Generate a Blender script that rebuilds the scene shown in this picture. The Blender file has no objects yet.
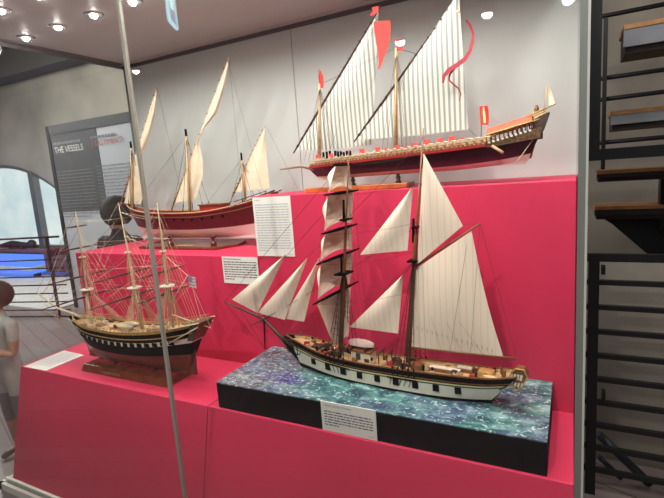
import bpy, math, random
from mathutils import Vector as V
random.seed(7)
PI = math.pi
sc = bpy.context.scene
COL = sc.collection

# ------------------------------------------------------------------ camera
CAM = V((0, 0, 1.65))
AR = V((0.88889614, 0.45258259, -0.07094121))
AU = V((-0.0097625, 0.17353578, 0.98477918))
AF = V((-0.45800475, 0.87467384, -0.15867362))
FPX = 465.0
def ray(px, py): return AR*((px-332)/FPX) - AU*((py-249)/FPX) + AF
def at(px, py, Y):
    d = ray(px, py); return CAM + d*(Y/d.y)
def atz(px, py, Z):
    d = ray(px, py); return CAM + d*((Z-1.65)/d.z)
from mathutils import Matrix
cd = bpy.data.cameras.new('camera'); cam = bpy.data.objects.new('camera', cd); COL.objects.link(cam)
m = Matrix((AR, AU, -AF)).transposed().to_4x4(); m.translation = CAM
cam.matrix_world = m
cd.sensor_fit = 'HORIZONTAL'; cd.sensor_width = 36; cd.lens = FPX/664*36; cd.clip_start = .02
sc.camera = cam
sc.view_settings.view_transform = 'Standard'; sc.view_settings.look = 'None'
sc.view_settings.gamma = 1; sc.view_settings.exposure = 0.75; sc.view_settings.use_curve_mapping = False

# ------------------------------------------------------------------ materials
def mat(name, col, rough=.6, metal=0, var=0, scale=8, spec=.5, bump=0, bscale=60, emit=0):
    m = bpy.data.materials.new(name); m.use_nodes = True
    nt = m.node_tree; b = nt.nodes['Principled BSDF']
    b.inputs['Base Color'].default_value = (*col, 1); b.inputs['Roughness'].default_value = rough
    b.inputs['Metallic'].default_value = metal; b.inputs['Specular IOR Level'].default_value = spec
    if emit:
        b.inputs['Emission Color'].default_value = (*col, 1); b.inputs['Emission Strength'].default_value = emit
    tc = nt.nodes.new('ShaderNodeTexCoord')
    if var:
        n = nt.nodes.new('ShaderNodeTexNoise'); n.inputs['Scale'].default_value = scale; n.inputs['Detail'].default_value = 6
        nt.links.new(tc.outputs['Object'], n.inputs['Vector'])
        r = nt.nodes.new('ShaderNodeValToRGB')
        r.color_ramp.elements[0].position = .3; r.color_ramp.elements[1].position = .7
        r.color_ramp.elements[0].color = (*[c*(1-var) for c in col], 1)
        r.color_ramp.elements[1].color = (*[min(1, c*(1+var)) for c in col], 1)
        nt.links.new(n.outputs['Fac'], r.inputs['Fac']); nt.links.new(r.outputs['Color'], b.inputs['Base Color'])
    if bump:
        n2 = nt.nodes.new('ShaderNodeTexNoise'); n2.inputs['Scale'].default_value = bscale
        nt.links.new(tc.outputs['Object'], n2.inputs['Vector'])
        bp = nt.nodes.new('ShaderNodeBump'); bp.inputs['Strength'].default_value = bump; bp.inputs['Distance'].default_value = .01
        nt.links.new(n2.outputs['Fac'], bp.inputs['Height']); nt.links.new(bp.outputs['Normal'], b.inputs['Normal'])
    return m
def stripes(name, c1, c2, scale, axis='X', pos=.5, soft=.1, rough=.9, dist=0):
    m = mat(name, c1, rough); nt = m.node_tree; b = nt.nodes['Principled BSDF']
    tc = nt.nodes.new('ShaderNodeTexCoord'); w = nt.nodes.new('ShaderNodeTexWave')
    w.bands_direction = axis; w.inputs['Scale'].default_value = scale; w.inputs['Distortion'].default_value = dist
    r = nt.nodes.new('ShaderNodeValToRGB')
    r.color_ramp.elements[0].position = max(0, pos-soft); r.color_ramp.elements[1].position = min(1, pos+soft)
    r.color_ramp.elements[0].color = (*c2, 1); r.color_ramp.elements[1].color = (*c1, 1)
    nt.links.new(tc.outputs['Object'], w.inputs['Vector']); nt.links.new(w.outputs['Fac'], r.inputs['Fac'])
    nt.links.new(r.outputs['Color'], b.inputs['Base Color'])
    return m
def emis(name, col, s):
    m = bpy.data.materials.new(name); m.use_nodes = True; nt = m.node_tree; nt.nodes.clear()
    o = nt.nodes.new('ShaderNodeOutputMaterial'); e = nt.nodes.new('ShaderNodeEmission')
    e.inputs['Color'].default_value = (*col, 1); e.inputs['Strength'].default_value = s
    nt.links.new(e.outputs[0], o.inputs[0]); return m
def glass(name, tint=(.97, .985, .98), ior=1.45, refl=1.0):
    m = bpy.data.materials.new(name); m.use_nodes = True; nt = m.node_tree; nt.nodes.clear()
    o = nt.nodes.new('ShaderNodeOutputMaterial'); mx = nt.nodes.new('ShaderNodeMixShader')
    t = nt.nodes.new('ShaderNodeBsdfTransparent'); t.inputs[0].default_value = (*tint, 1)
    g = nt.nodes.new('ShaderNodeBsdfGlossy'); g.inputs['Roughness'].default_value = 0.0
    f = nt.nodes.new('ShaderNodeFresnel'); f.inputs['IOR'].default_value = ior
    ge = nt.nodes.new('ShaderNodeNewGeometry'); mr = nt.nodes.new('ShaderNodeMapRange')
    mr.inputs['To Min'].default_value = ior; mr.inputs['To Max'].default_value = 1/ior
    nt.links.new(ge.outputs['Backfacing'], mr.inputs['Value']); nt.links.new(mr.outputs[0], f.inputs['IOR'])
    nt.links.new(f.outputs[0], mx.inputs[0]); nt.links.new(t.outputs[0], mx.inputs[1]); nt.links.new(g.outputs[0], mx.inputs[2])
    nt.links.new(mx.outputs[0], o.inputs[0]); return m

PINK = mat('pink_fabric', (.62, .030, .088), .55, var=.05, scale=3, bump=.05, bscale=25, spec=.3)
WALLG = mat('grey_panel', (.55, .575, .56), .7, var=.02, scale=2)
CEILM = mat('mauve_ceiling', (.56, .60, .59), .45, var=.03, scale=2)
ALU = mat('grey_aluminium', (.22, .245, .225), .45, .3)
ALUL = mat('pale_aluminium', (.62, .61, .56), .4, .2)
DARKT = mat('dark_channel', (.09, .088, .088), .5)
GLASS = glass('case_glass')
GEDGE = mat('glass_edge', (.33, .31, .27), .25)
PAPER = mat('card_paper', (.80, .78, .74), .7)
INK = mat('ink', (.10, .10, .11), .8)
INKL = mat('pale_ink', (.45, .46, .48), .8)
REDINK = mat('red_ink', (.50, .16, .18), .8)
WHITEINK = mat('white_ink', (.85, .85, .85), .8)
BLACK = mat('black_paint', (.003, .0025, .003), .7, spec=.08)
BLKMET = mat('black_metal', (.012, .012, .014), .4, .2)
CONC = mat('concrete', (.27, .245, .21), .85, var=.25, scale=2.2, bump=.2, bscale=12)
CONCL = mat('pale_plaster', (.50, .45, .38), .85, var=.28, scale=.9, bump=.1, bscale=9)
WHITE = mat('white_paint', (.70, .64, .52), .5, var=.05, scale=40)
BROWN = mat('brown_wood', (.20, .075, .03), .4, var=.3, scale=60)
DBROWN = mat('dark_brown_wood', (.055, .026, .016), .45, var=.3, scale=70)
DECK = stripes('planked_deck', (.62, .40, .19), (.42, .25, .11), 60, 'Y', .2, .15, .6)
SAIL = stripes('linen_sail', (.86, .69, .56), (.76, .60, .48), 14, 'X', .06, .06, .95, .4)
SAILC = mat('cream_sail', (.74, .62, .46), .95, var=.07, scale=30)
SAILG = stripes('striped_sail', (.66, .64, .58), (.30, .305, .29), 15.5, 'X', .40, .22, .95, .3)
ROPE = mat('dark_rope', (.05, .03, .022), .9)
ROPET = mat('tan_rope', (.50, .36, .22), .9)
ROPEP = mat('pale_rope', (.66, .56, .44), .9)
SPAR = mat('pale_spar', (.56, .36, .19), .5, var=.2, scale=60)
FSPAR = mat('tan_spar', (.40, .31, .20), .5, var=.25, scale=60)
CREAMSPAR = mat('cream_spar', (.58, .48, .34), .5, var=.15, scale=60)
GOLD = mat('gilt', (.60, .36, .12), .4, .3, var=.5, scale=220)
YELLOW = mat('yellow_line', (.66, .60, .28), .5)
GREYBAND = mat('grey_green_band', (.05, .055, .045), .5)
RED = mat('red_paint', (.36, .018, .016), .4, var=.15, scale=80)
REDFL = mat('red_cloth', (.72, .04, .035), .8, var=.1, scale=20)
DARKRED = mat('dark_red_cloth', (.30, .015, .03), .7)
MAHOG = mat('mahogany_hull', (.085, .008, .011), .35, var=.25, scale=50)
PURPLE = mat('purple_black_hull', (.045, .010, .030), .35, var=.3, scale=70)
PALEHULL = mat('pale_hull_bottom', (.66, .50, .47), .4)
COPPER = mat('brown_copper_bottom', (.10, .035, .018), .35, var=.3, scale=40)
BASEW = mat('varnished_base', (.16, .035, .016), .22, var=.35, scale=25)
BASEO = mat('orange_base', (.48, .13, .035), .3, var=.3, scale=20)
BRASS = mat('brass_plate', (.62, .48, .18), .35, .5)
CANVAS = mat('pink_grey_canvas', (.56, .40, .36), .8)

# ------------------------------------------------------------------ mesh builder
class MB:
    def __init__(s): s.v = []; s.f = []; s.m = []; s.smooth = []
    def face(s, idx, m=0, sm=False): s.f.append(tuple(idx)); s.m.append(m); s.smooth.append(sm)
    def hexa(s, p, m=0):        # 8 pts: 4 bottom ccw, 4 top ccw
        b = len(s.v); s.v += [V(q) for q in p]
        for q in ((3,2,1,0),(4,5,6,7),(0,1,5,4),(1,2,6,5),(2,3,7,6),(3,0,4,7)): s.face([b+i for i in q], m)
        return s
    def box(s, x0, x1, y0, y1, z0, z1, m=0):
        return s.hexa([(x0,y0,z0),(x1,y0,z0),(x1,y1,z0),(x0,y1,z0),(x0,y0,z1),(x1,y0,z1),(x1,y1,z1),(x0,y1,z1)], m)
    def cbox(s, c, d, m=0, rz=0, ry=0):
        c = V(c); R = Matrix.Rotation(rz, 3, 'Z') @ Matrix.Rotation(ry, 3, 'Y'); a, b, h = [q/2 for q in d]
        return s.hexa([c + R @ V(q) for q in ((-a,-b,-h),(a,-b,-h),(a,b,-h),(-a,b,-h),(-a,-b,h),(a,-b,h),(a,b,h),(-a,b,h))], m)
    def tube(s, pts, r, n=6, m=0, cap=True):
        pts = [V(p) for p in pts]; k = len(pts)
        rs = r if isinstance(r, (list, tuple)) else [r]*k
        base = len(s.v); up = None
        for i, p in enumerate(pts):
            t = (pts[min(i+1, k-1)] - pts[max(i-1, 0)])
            if t.length < 1e-9: t = V((0,0,1))
            t.normalize()
            if up is None:
                up = V((0,0,1)) if abs(t.z) < .9 else V((1,0,0))
            a = t.cross(up); a.normalize(); b = a.cross(t); up = b
            for j in range(n):
                th = 2*PI*(j+.5)/n; s.v.append(p + (a*math.cos(th) + b*math.sin(th))*rs[i])
        for i in range(k-1):
            for j in range(n):
                s.face([base+i*n+j, base+i*n+(j+1)%n, base+(i+1)*n+(j+1)%n, base+(i+1)*n+j], m, n > 4)
        if cap:
            s.face([base+j for j in range(n)][::-1], m); s.face([base+(k-1)*n+j for j in range(n)], m)
        return s
    def lathe(s, c, prof, n=16, m=0):
        c = V(c); b = len(s.v); k = len(prof)
        for r, z in prof:
            for j in range(n):
                th = 2*PI*j/n; s.v.append(c + V((r*math.cos(th), r*math.sin(th), z)))
        for i in range(k-1):
            for j in range(n): s.face([b+i*n+j, b+i*n+(j+1)%n, b+(i+1)*n+(j+1)%n, b+(i+1)*n+j], m, True)
        s.face([b+j for j in range(n)][::-1], m); s.face([b+(k-1)*n+j for j in range(n)], m)
        return s
    def grid(s, P, m=0, sm=True, closed=False):
        b = len(s.v); R = len(P); C = len(P[0])
        for row in P: s.v += [V(q) for q in row]
        for i in range(R-1):
            for j in range(C-1 + (1 if closed else 0)):
                mm = m(i, j) if callable(m) else m
                s.face([b+i*C+j, b+i*C+(j+1)%C, b+(i+1)*C+(j+1)%C, b+(i+1)*C+j], mm, sm)
        return s
    def sheet(s, P, th=.0012, off=(0,1,0), m=0):
        o = V(off).normalized()*th/2
        A = [[V(q)-o for q in r] for r in P]; B = [[V(q)+o for q in r] for r in P]
        s.grid(A, m); s.grid([r[::-1] for r in B], m)
        def edge(a, b2):
            b = len(s.v); s.v += a + b2; k = len(a)
            for i in range(k-1): s.face([b+i, b+i+1, b+k+i+1, b+k+i], m)
        edge(A[0], B[0]); edge(A[-1], B[-1]); edge([r[0] for r in A], [r[0] for r in B]); edge([r[-1] for r in A], [r[-1] for r in B])
        return s
    def prism(s, poly, vec, m=0):
        b = len(s.v); k = len(poly); vec = V(vec)
        s.v += [V(p) for p in poly] + [V(p)+vec for p in poly]
        s.face(list(range(b, b+k))[::-1], m); s.face(list(range(b+k, b+2*k)), m)
        for i in range(k): s.face([b+i, b+(i+1)%k, b+k+(i+1)%k, b+k+i], m)
        return s
    def ball(s, c, r, n=10, k=6, m=0):
        c = V(c); r = V(r) if hasattr(r, '__len__') else V((r,r,r)); P = []
        for i in range(k+1):
            a = -PI/2 + PI*i/k
            P.append([c + V((r.x*math.cos(a)*math.cos(2*PI*j/n), r.y*math.cos(a)*math.sin(2*PI*j/n), r.z*math.sin(a))) for j in range(n)])
        return s.grid(P, m, True, True)
    def build(s, name, mats, parent=None, bevel=0):
        if not isinstance(mats, (list, tuple)): mats = [mats]
        if parent is not None: org = ORG[parent.name]
        else:
            xs = [v.x for v in s.v]; ys = [v.y for v in s.v]; zs = [v.z for v in s.v]
            org = V(((min(xs)+max(xs))/2, (min(ys)+max(ys))/2, min(zs)))
        me = bpy.data.meshes.new(name); me.from_pydata([v-org for v in s.v], [], s.f)
        for mm in mats: me.materials.append(mm)
        for p, mi, sm in zip(me.polygons, s.m, s.smooth): p.material_index = mi; p.use_smooth = sm
        import bmesh
        bm = bmesh.new(); bm.from_mesh(me); bmesh.ops.recalc_face_normals(bm, faces=bm.faces); bm.to_mesh(me); bm.free()
        o = bpy.data.objects.new(name, me); COL.objects.link(o)
        if parent is not None: o.parent = parent
        else: o.location = org
        ORG[o.name] = org
        if bevel:
            bv = o.modifiers.new('bevel', 'BEVEL'); bv.width = bevel; bv.segments = 2; bv.limit_method = 'ANGLE'
        return o
ORG = {}
def tag(o, label, cat, group=None):
    o['label'] = label; o['category'] = cat
    if group: o['group'] = group
    return o
def thing(name, label, cat, loc, group=None):
    o = bpy.data.objects.new(name, None); COL.objects.link(o); o.location = loc; o.empty_display_size = .05
    ORG[o.name] = V(loc); return tag(o, label, cat, group)
def struct(o): o['kind'] = 'structure'; return o
def seg(a, b, n=2): return [V(a).lerp(V(b), i/(n-1)) for i in range(n)]
def sag(a, b, d=.01, n=7):
    return [V(a).lerp(V(b), i/(n-1)) - V((0,0,d*4*(i/(n-1))*(1-i/(n-1)))) for i in range(n)]
def interp(xs, ys):
    def f(x):
        if x <= xs[0]: return ys[0]
        for i in range(len(xs)-1):
            if x <= xs[i+1]:
                # catmull-rom
                t = (x-xs[i])/(xs[i+1]-xs[i]); h = xs[i+1]-xs[i]
                d0 = (ys[i+1]-ys[max(i-1,0)])/(xs[i+1]-xs[max(i-1,0)]); d1 = (ys[min(i+2,len(ys)-1)]-ys[i])/(xs[min(i+2,len(xs)-1)]-xs[i])
                return (2*t**3-3*t**2+1)*ys[i] + (t**3-2*t*t+t)*h*d0 + (-2*t**3+3*t*t)*ys[i+1] + (t**3-t*t)*h*d1
        return ys[-1]
    return f
def quad(tl, tr, br, bl, nu=14, nv=14, belly=(0,0,0), foot=0, leech=0):
    tl, tr, br, bl, belly = map(V, (tl, tr, br, bl, belly)); P = []
    for i in range(nv+1):
        v = i/nv; row = []
        L = tl.lerp(bl, v); R = tr.lerp(br, v)
        for j in range(nu+1):
            u = j/nu; p = L.lerp(R, u) + belly*(math.sin(PI*u)*math.sin(PI*min(1, .15+v*.85)))
            p = p + V((0,0,foot*math.sin(PI*u)*v*v)) + (R-L)*(leech*math.sin(PI*v)*u)
            row.append(p)
        P.append(row)
    return P
def text_mesh(name, txt, size, org, mat_, parent, dx=V((1,0,0)), dz=V((0,0,1)), align='LEFT', scx=1):
    c = bpy.data.curves.new('txt', 'FONT'); c.body = txt; c.size = size; c.align_x = align
    o = bpy.data.objects.new('txt', c); COL.objects.link(o)
    dg = bpy.context.evaluated_depsgraph_get(); me = o.evaluated_get(dg).to_mesh()
    mb = MB(); nrm = dx.cross(dz)
    mb.v = [V(org) + dx*(v.co.x*scx) + dz*v.co.y for v in me.vertices]
    for p in me.polygons: mb.face(list(p.vertices), 0)
    o.evaluated_get(dg).to_mesh_clear(); bpy.data.objects.remove(o); bpy.data.curves.remove(c)
    return mb.build(name, mat_, parent)
def word_lines(mb, org, w, h, n, fill=.5, dx=V((1,0,0)), dz=V((0,0,1)), last=.3, seed=1):
    rnd = random.Random(seed); org = V(org); step = h/n
    for i in range(n):
        x = 0; end = w*(last if i == n-1 else 1)
        z0 = -i*step; th = step*fill
        while x < end - w*.02:
            l = min(end-x, w*rnd.uniform(.03, .13)); b = len(mb.v)
            mb.v += [org+dx*x+dz*z0, org+dx*(x+l)+dz*z0, org+dx*(x+l)+dz*(z0-th), org+dx*x+dz*(z0-th)]
            mb.face((b, b+1, b+2, b+3)); x += l + w*.018
    return mb
class Hull:
    def __init__(s, xd, xb, yc, zt, zb, hd, hw, sec=lambda t: 1, pw=1.0):
        s.xd, s.xb, s.yc, s.zt, s.zb, s.hd, s.hw, s.sec, s.pw = xd, xb, yc, zt, zb, hd, hw, sec, pw
    def pt(s, u, t, sd):
        tp = t**s.pw
        x0 = s.xd[0]+(s.xb[0]-s.xd[0])*tp; x1 = s.xd[1]+(s.xb[1]-s.xd[1])*t
        z = s.zt(u)+(s.zb(u)-s.zt(u))*t
        h = (s.hd(u)*(1-t)+s.hw(u)*t)*s.sec(t)
        return V((x0+(x1-x0)*u, s.yc+sd*h, z))
    def mesh(s, ts, fm, n=48):
        """ts: list of t rows; fm: material per band"""
        mb = MB()
        us = [(i/n) for i in range(n+1)]
        rows = [[s.pt(u, t, -1) for u in us] for t in ts]
        mb.grid(rows, lambda i, j: fm[i]); rows2 = [[s.pt(u, t, 1) for u in us] for t in ts]
        mb.grid([r[::-1] for r in rows2], lambda i, j: fm[i])
        for i in range(len(ts)-1):   # transom and stem closing
            for k in (0, -1):
                b = len(mb.v); mb.v += [rows[i][k], rows2[i][k], rows2[i+1][k], rows[i+1][k]]; mb.face((b, b+1, b+2, b+3), fm[i])
        b = len(mb.v); R = rows[-1]; R2 = rows2[-1]; k = len(us); mb.v += R + R2
        for j in range(k-1): mb.face((b+j, b+j+1, b+k+j+1, b+k+j), fm[-1])
        return mb
    def deck(s, t, inset=.97, n=40, u0=.02, u1=.98, th=.004):
        A = []
        for i in range(n+1):
            u = u0+(u1-u0)*i/n; p = s.pt(u, t, -1); q = s.pt(u, t, 1); c = (p+q)/2
            A.append([c+(p-c)*inset, c+(p-c)*inset*.33, c+(q-c)*inset*.33, c+(q-c)*inset])
        return MB().sheet(A, th, (0,0,1))
    def rail(s, t, r, sides=(-1,1), u0=0, u1=1, n=40, dz=0, out=1.0, sq=4):
        mb = MB()
        for sd in sides:
            pts = []
            for i in range(n+1):
                p = s.pt(u0+(u1-u0)*i/n, t, sd); pts.append(V((p.x, s.yc+(p.y-s.yc)*out, p.z+dz)))
            mb.tube(pts, r, sq)
        return mb
def shrouds(mb, hull, us, t, sd, top, r=.0007, rat=8, rr=.0005, spread=.0):
    top = V(top); ends = [hull.pt(u, t, sd) for u in us]; tops = [top+V((spread*(i-len(us)/2), 0, 0)) for i in range(len(us))]
    for a, b in zip(ends, tops): mb.tube([a, b], r, 3)
    for k in range(1, rat):
        v = k/rat
        for i in range(len(us)-1): mb.tube([ends[i].lerp(tops[i], v), ends[i+1].lerp(tops[i+1], v)], rr, 3)
    return mb

# ================================================================== ROOM SHELL
WOODF = bpy.data.materials.new('grey_plank_floor'); WOODF.use_nodes = True
nt = WOODF.node_tree; b_ = nt.nodes['Principled BSDF']; tc = nt.nodes.new('ShaderNodeTexCoord'); br = nt.nodes.new('ShaderNodeTexBrick')
br.inputs['Scale'].default_value = 1.0; br.inputs['Brick Width'].default_value = 1.8; br.inputs['Row Height'].default_value = .16; br.inputs['Mortar Size'].default_value = .004
br.inputs['Color1'].default_value = (.20, .155, .15, 1); br.inputs['Color2'].default_value = (.26, .215, .21, 1); br.inputs['Mortar'].default_value = (.07, .055, .05, 1)
mp_ = nt.nodes.new('ShaderNodeMapping'); mp_.inputs['Rotation'].default_value = (0, 0, .35)
nt.links.new(tc.outputs['Object'], mp_.inputs['Vector']); nt.links.new(mp_.outputs[0], br.inputs['Vector']); nt.links.new(br.outputs['Color'], b_.inputs['Base Color']); b_.inputs['Roughness'].default_value = .4
struct(MB().box(-16, 3.4, -4, 7.2, -.1, 0).build('floor', WOODF))
DARKCEIL = mat('dark_gallery_ceiling', (.10, .09, .09), .8)
struct(MB().box(-16, 3.4, -4, 7.2, 4.9, 5.0).build('ceiling', DARKCEIL))
# back wall with a segmental arched window opening
R_, CX, CZ = 4.6, -13.4, -2.10
def archz(x): return CZ + math.sqrt(max(0, R_*R_-(x-CX)**2))
mb = MB(); xa0, xa1 = -15.6, -10.4; sill = .32
mb.box(-16, xa0, 7, 7.3, 0, 4.9).box(xa1, -1.2, 7, 7.3, 0, 4.9).box(xa0, xa1, 7, 7.3, 0, sill)
n = 20
for i in range(n):
    a = xa0+(xa1-xa0)*i/n; b = xa0+(xa1-xa0)*(i+1)/n
    za, zb_ = max(sill, archz(a)), max(sill, archz(b))
    mb.hexa([(a,7,za),(b,7,zb_),(b,7.3,zb_),(a,7.3,za),(a,7,4.9),(b,7,4.9),(b,7.3,4.9),(a,7.3,4.9)])
struct(mb.build('wall_back', CONCL))
struct(MB().box(-16, -1.2, 6.55, 7.0, 4.35, 4.9).build('trim_1', mat('dark_beam', (.13, .125, .12), .8)))
struct(MB().box(-16.2, -16, -4, 7.3, 0, 4.9).build('wall_left', CONCL))
struct(MB().box(-16, 3.4, -4.2, -4, 0, 4.9).build('wall_front', mat('dim_gallery_wall', (.16, .15, .15), .8, var=.1)))
struct(MB().box(3.2, 3.4, -4, 5, 0, 4.9).build('wall_right', CONC))
struct(MB().box(-1.2, 3.4, 4.9, 5.2, 0, 4.9).build('wall_stairwell', CONC))
struct(MB().box(-1.4, -1.2, 4.9, 7.3, 0, 4.9).build('wall_return', CONC))
# window: frame, mullion, frosted lit pane
w = thing('window_1', 'arched window with dark frame and daylit frosted pane', 'window', (-13.2, 7.1, sill)); del w['label']; del w['category']; w['kind'] = 'structure'
WF = mat('window_frame', (.16, .17, .18), .5)
fr = MB(); pts = []
for i in range(25):
    x = xa0+.02+(xa1-xa0-.04)*i/24; pts.append((x, 7.08, max(sill, archz(x)-.04)))
fr.tube(pts, .07, 4); fr.box(xa0, xa1, 7.02, 7.16, sill, sill+.07)
fr.build('window_frame', WF, w)
mu = MB()
for x in (-11.95, -14.6): mu.box(x-.09, x+.09, 7.0, 7.16, sill, archz(x))
mu.build('mullion', WF, w)
PANE = emis('daylit_pane', (.70, .78, .80), .72)
nt = PANE.node_tree; e_ = [x for x in nt.nodes if x.type == 'EMISSION'][0]; tcn = nt.nodes.new('ShaderNodeTexCoord'); nz = nt.nodes.new('ShaderNodeTexNoise'); nz.inputs['Scale'].default_value = 1.2; nz.inputs['Detail'].default_value = 5
rp = nt.nodes.new('ShaderNodeValToRGB'); rp.color_ramp.elements[0].position = .3; rp.color_ramp.elements[1].position = .7
rp.color_ramp.elements[0].color = (.56, .70, .76, 1); rp.color_ramp.elements[1].color = (.86, .90, .88, 1)
nt.links.new(tcn.outputs['Object'], nz.inputs['Vector']); nt.links.new(nz.outputs['Fac'], rp.inputs['Fac']); nt.links.new(rp.outputs['Color'], e_.inputs['Color'])
pm = MB(); P = [[], []]
for i in range(25):
    x = xa0+(xa1-xa0)*i/24; P[0].append((x, 7.18, sill)); P[1].append((x, 7.18, max(sill+.01, archz(x))))
pm.sheet(P, .02).build('pane', PANE, w)

# ================================================================== DISPLAY CASE
XL, XR, YF, YB, ZB, ZC = -2.745, .0155, 1.194, 2.36, .126, 2.487
XJ = at(296, 100, YB).x
case = thing('display_case', 'large glass museum display case with pale grey back and downlit ceiling', 'display case', (-1.36, 1.78, 0))
mb = MB(); mb.box(XL-.01, XR+.014, YF-.02, YB+.03, 0, ZB-.035, 0)
mb.build('plinth', mat('warm_grey_plinth', (.42, .40, .37), .6), case)
mb = MB(); mb.box(XL-.01, XR+.014, YF-.025, YF-.008, ZB-.035, ZB+.004).box(XL-.01, XR+.014, YF+.008, YF+.022, ZB-.035, ZB+.012)
mb.box(XL-.012, XL+.016, YF-.025, YB, ZB-.035, ZB+.004)
mb.build('bottom_rail', mat('pale_rail', (.74, .74, .66), .4), case)
MB().box(XL+.016, XR, YF+.022, YB, ZB-.035, ZB-.002).build('floor_panel', PINK, case)
MB().box(XL-.02, XR+.014, YF-.02, YB+.04, ZC, ZC+.06).build('ceiling_panel', CEILM, case)
for x0, x1 in ((XL+.012, XJ-.002), (XJ+.002, XR)):
    MB().box(x0, x1, YB, YB+.02, ZB, ZC).build('back_panel', WALLG, case)
MB().box(XJ-.0025, XJ+.0025, YB+.004, YB+.022, ZB, ZC).build('panel_joint', DARKT, case)
mb = MB(); mb.box(XL, XR, YB-.018, YB, ZC-.03, ZC); mb.build('shadow_channel', DARKT, case)
MB().box(XL, XR, YB-.034, YB-.018, ZC-.012, ZC).build('ceiling_lip', mat('mauve_lip', (.50, .46, .46), .4), case)
mb = MB(); mb.box(XL-.006, XL+.006, YF, YB, ZC-.03, ZC); mb.box(XL+.02, XL+.028, YF, YB-.034, ZC-.010, ZC); mb.build('side_channel', mat('brown_channel', (.20, .19, .19), .4), case)
for x0, x1 in ((XL+.006, -1.3712), (-1.3688, XR-.004)):
    MB().box(x0, x1, YF-.004, YF+.004, ZB-.02, ZC).build('glass_pane', GLASS, case)
MB().box(XL-.004, XL+.004, YF+.006, YB, ZB-.02, ZC-.03).build('glass_pane', GLASS, case)
MB().box(XR-.001, XR+.007, YF+.02, YB, ZB-.02, ZC).build('glass_pane', GLASS, case)
MB().box(-1.3765, -1.3635, YF-.006, YF+.006, ZB-.02, ZC).build('glass_joint', GEDGE, case)
MB().box(XL-.004, XL+.010, YB-.004, YB+.03, ZB, ZC).build('corner_strip', ALU, case)
mb = MB(); mb.box(.0113, .0262, YF-.012, YF+.016, ZB-.03, ZC); mb.build('corner_post', ALU, case)
MB().box(.0262, .0312, YF-.012, YF+.016, ZB-.03, ZC).build('corner_bead', ALUL, case)
SPOTE = emis('led_disc', (1, .96, .90), 30)
CHROME = mat('lamp_trim', (.7, .66, .64), .25, .6)
dl = [(-2.605,1.63),(-2.327,1.63),(-2.05,1.63),(-1.78,1.63),(-1.50,1.63),(-1.22,1.63),(-.94,1.63),(-.66,1.63),(-.38,1.63),(-.10,1.63)] + [(-2.301+.28*i,1.345) for i in range(9)]
for x, y in dl:
    t = MB().lathe((x, y, ZC-.006), [(.019,.001),(.036,.001),(.046,.006),(.019,.006)], 20).build('downlight_ring', CHROME, case)
    d = MB().lathe((x, y, ZC-.003), [(.001,-.016),(.011,-.014),(.017,-.006),(.017,.006),(.001,.006)], 16).build('led', SPOTE, t)

def ped(name, label, poly, x0, x1, cat='pedestal'):
    mb = MB().prism([(x0, y, z) for y, z in poly], (x1-x0, 0, 0)); o = mb.build(name, PINK, bevel=.0025); return tag(o, label, cat)
ZP, ZM, ZU = .72, 1.282, 1.572
YP, YM = 1.368, 1.797
front = [(YP, ZP), (1.796, ZP), (1.796, ZB), (1.225, ZB)]
ped('display_pedestal', 'pink sloping-front pedestal at left, under the three-masted frigate model', front, -2.722, -1.3645)
ped('display_pedestal', 'pink sloping-front pedestal at right, under the black sea base', front, -1.3605, .0125)
ped('display_box', 'tall pink box behind the frigate, under the red hulled model with cream sails', [(YM, ZM), (2.357, ZM), (2.357, ZB), (YM, ZB)], -2.735, -1.346, 'pedestal')
ped('display_box', 'tallest pink box behind the brigantine, under the striped sail galley model', [(YM, ZU), (2.357, ZU), (2.357, ZB), (YM, ZB)], -1.344, .0125, 'pedestal')

# ------------------------------------------------------------------ cards
def card(label, x0, x1, z0, z1, y, title, n, seed, margin=.012, tsize=.008):
    t = thing('label_card', label, 'label', ((x0+x1)/2, y, z0))
    MB().box(x0, x1, y-.003, y, z0, z1).build('card', PAPER, t)
    yy = y-.0034
    if title: text_mesh('title', title, tsize, (x0+margin, yy, z1-margin-tsize*.6), INK, t)
    else: word_lines(MB(), (x0+margin, yy, z1-margin), (x1-x0)*.5, tsize, 1, .7, seed=seed, last=1).build('title', INK, t)
    word_lines(MB(), (x0+margin, yy, z1-margin-tsize*2.4), x1-x0-2*margin, z1-z0-margin*2-tsize*3, n, .42, seed=seed).build('body_text', INKL if n > 12 else INK, t)
    word_lines(MB(), (x1-margin-.02, yy, z0+margin), .02, .004, 1, .9, seed=seed, last=1).build('footnote', INKL, t)
p0 = at(253.5,198,YM); p1 = at(291.5,257,YM)
card('tall white label card covered in text on the tallest pink box', -1.345, -1.135, 1.287, 1.567, YM, 'GALLEY', 19, 3, tsize=.009)
card('small white label card on the pink box below the red hulled model', at(222,255.5,YM).x, -1.350, at(240,283.5,YM).z, 1.279, YM-.001, None, 8, 5, .009, .006)
card('white label card hung on the front of the black sea base', -.812, -.596, .7215, .836, 1.3765, 'STEAM CLIPPER CYTHERA', 6, 9, .012, .0095)
t = thing('label_card', 'white card lying flat on the left corner of the pink pedestal', 'label', (-2.5, 1.5, ZP))
c4 = [atz(24,367,ZP), atz(46,371,ZP), atz(84,355.5,ZP), atz(64,351,ZP)]
for q in c4: q.x = max(q.x, -2.715)
MB().prism(c4, (0,0,.003)).build('card', PAPER, t)
dx = (c4[1]-c4[0]).normalized(); dz = (c4[3]-c4[0]).normalized()
word_lines(MB(), c4[3]+V((0,0,.0035))+dx*.015-dz*.02, (c4[1]-c4[0]).length-.04, (c4[3]-c4[0]).length-.04, 14, .4, dx, dz, seed=4).build('body_text', INKL, t)

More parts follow.
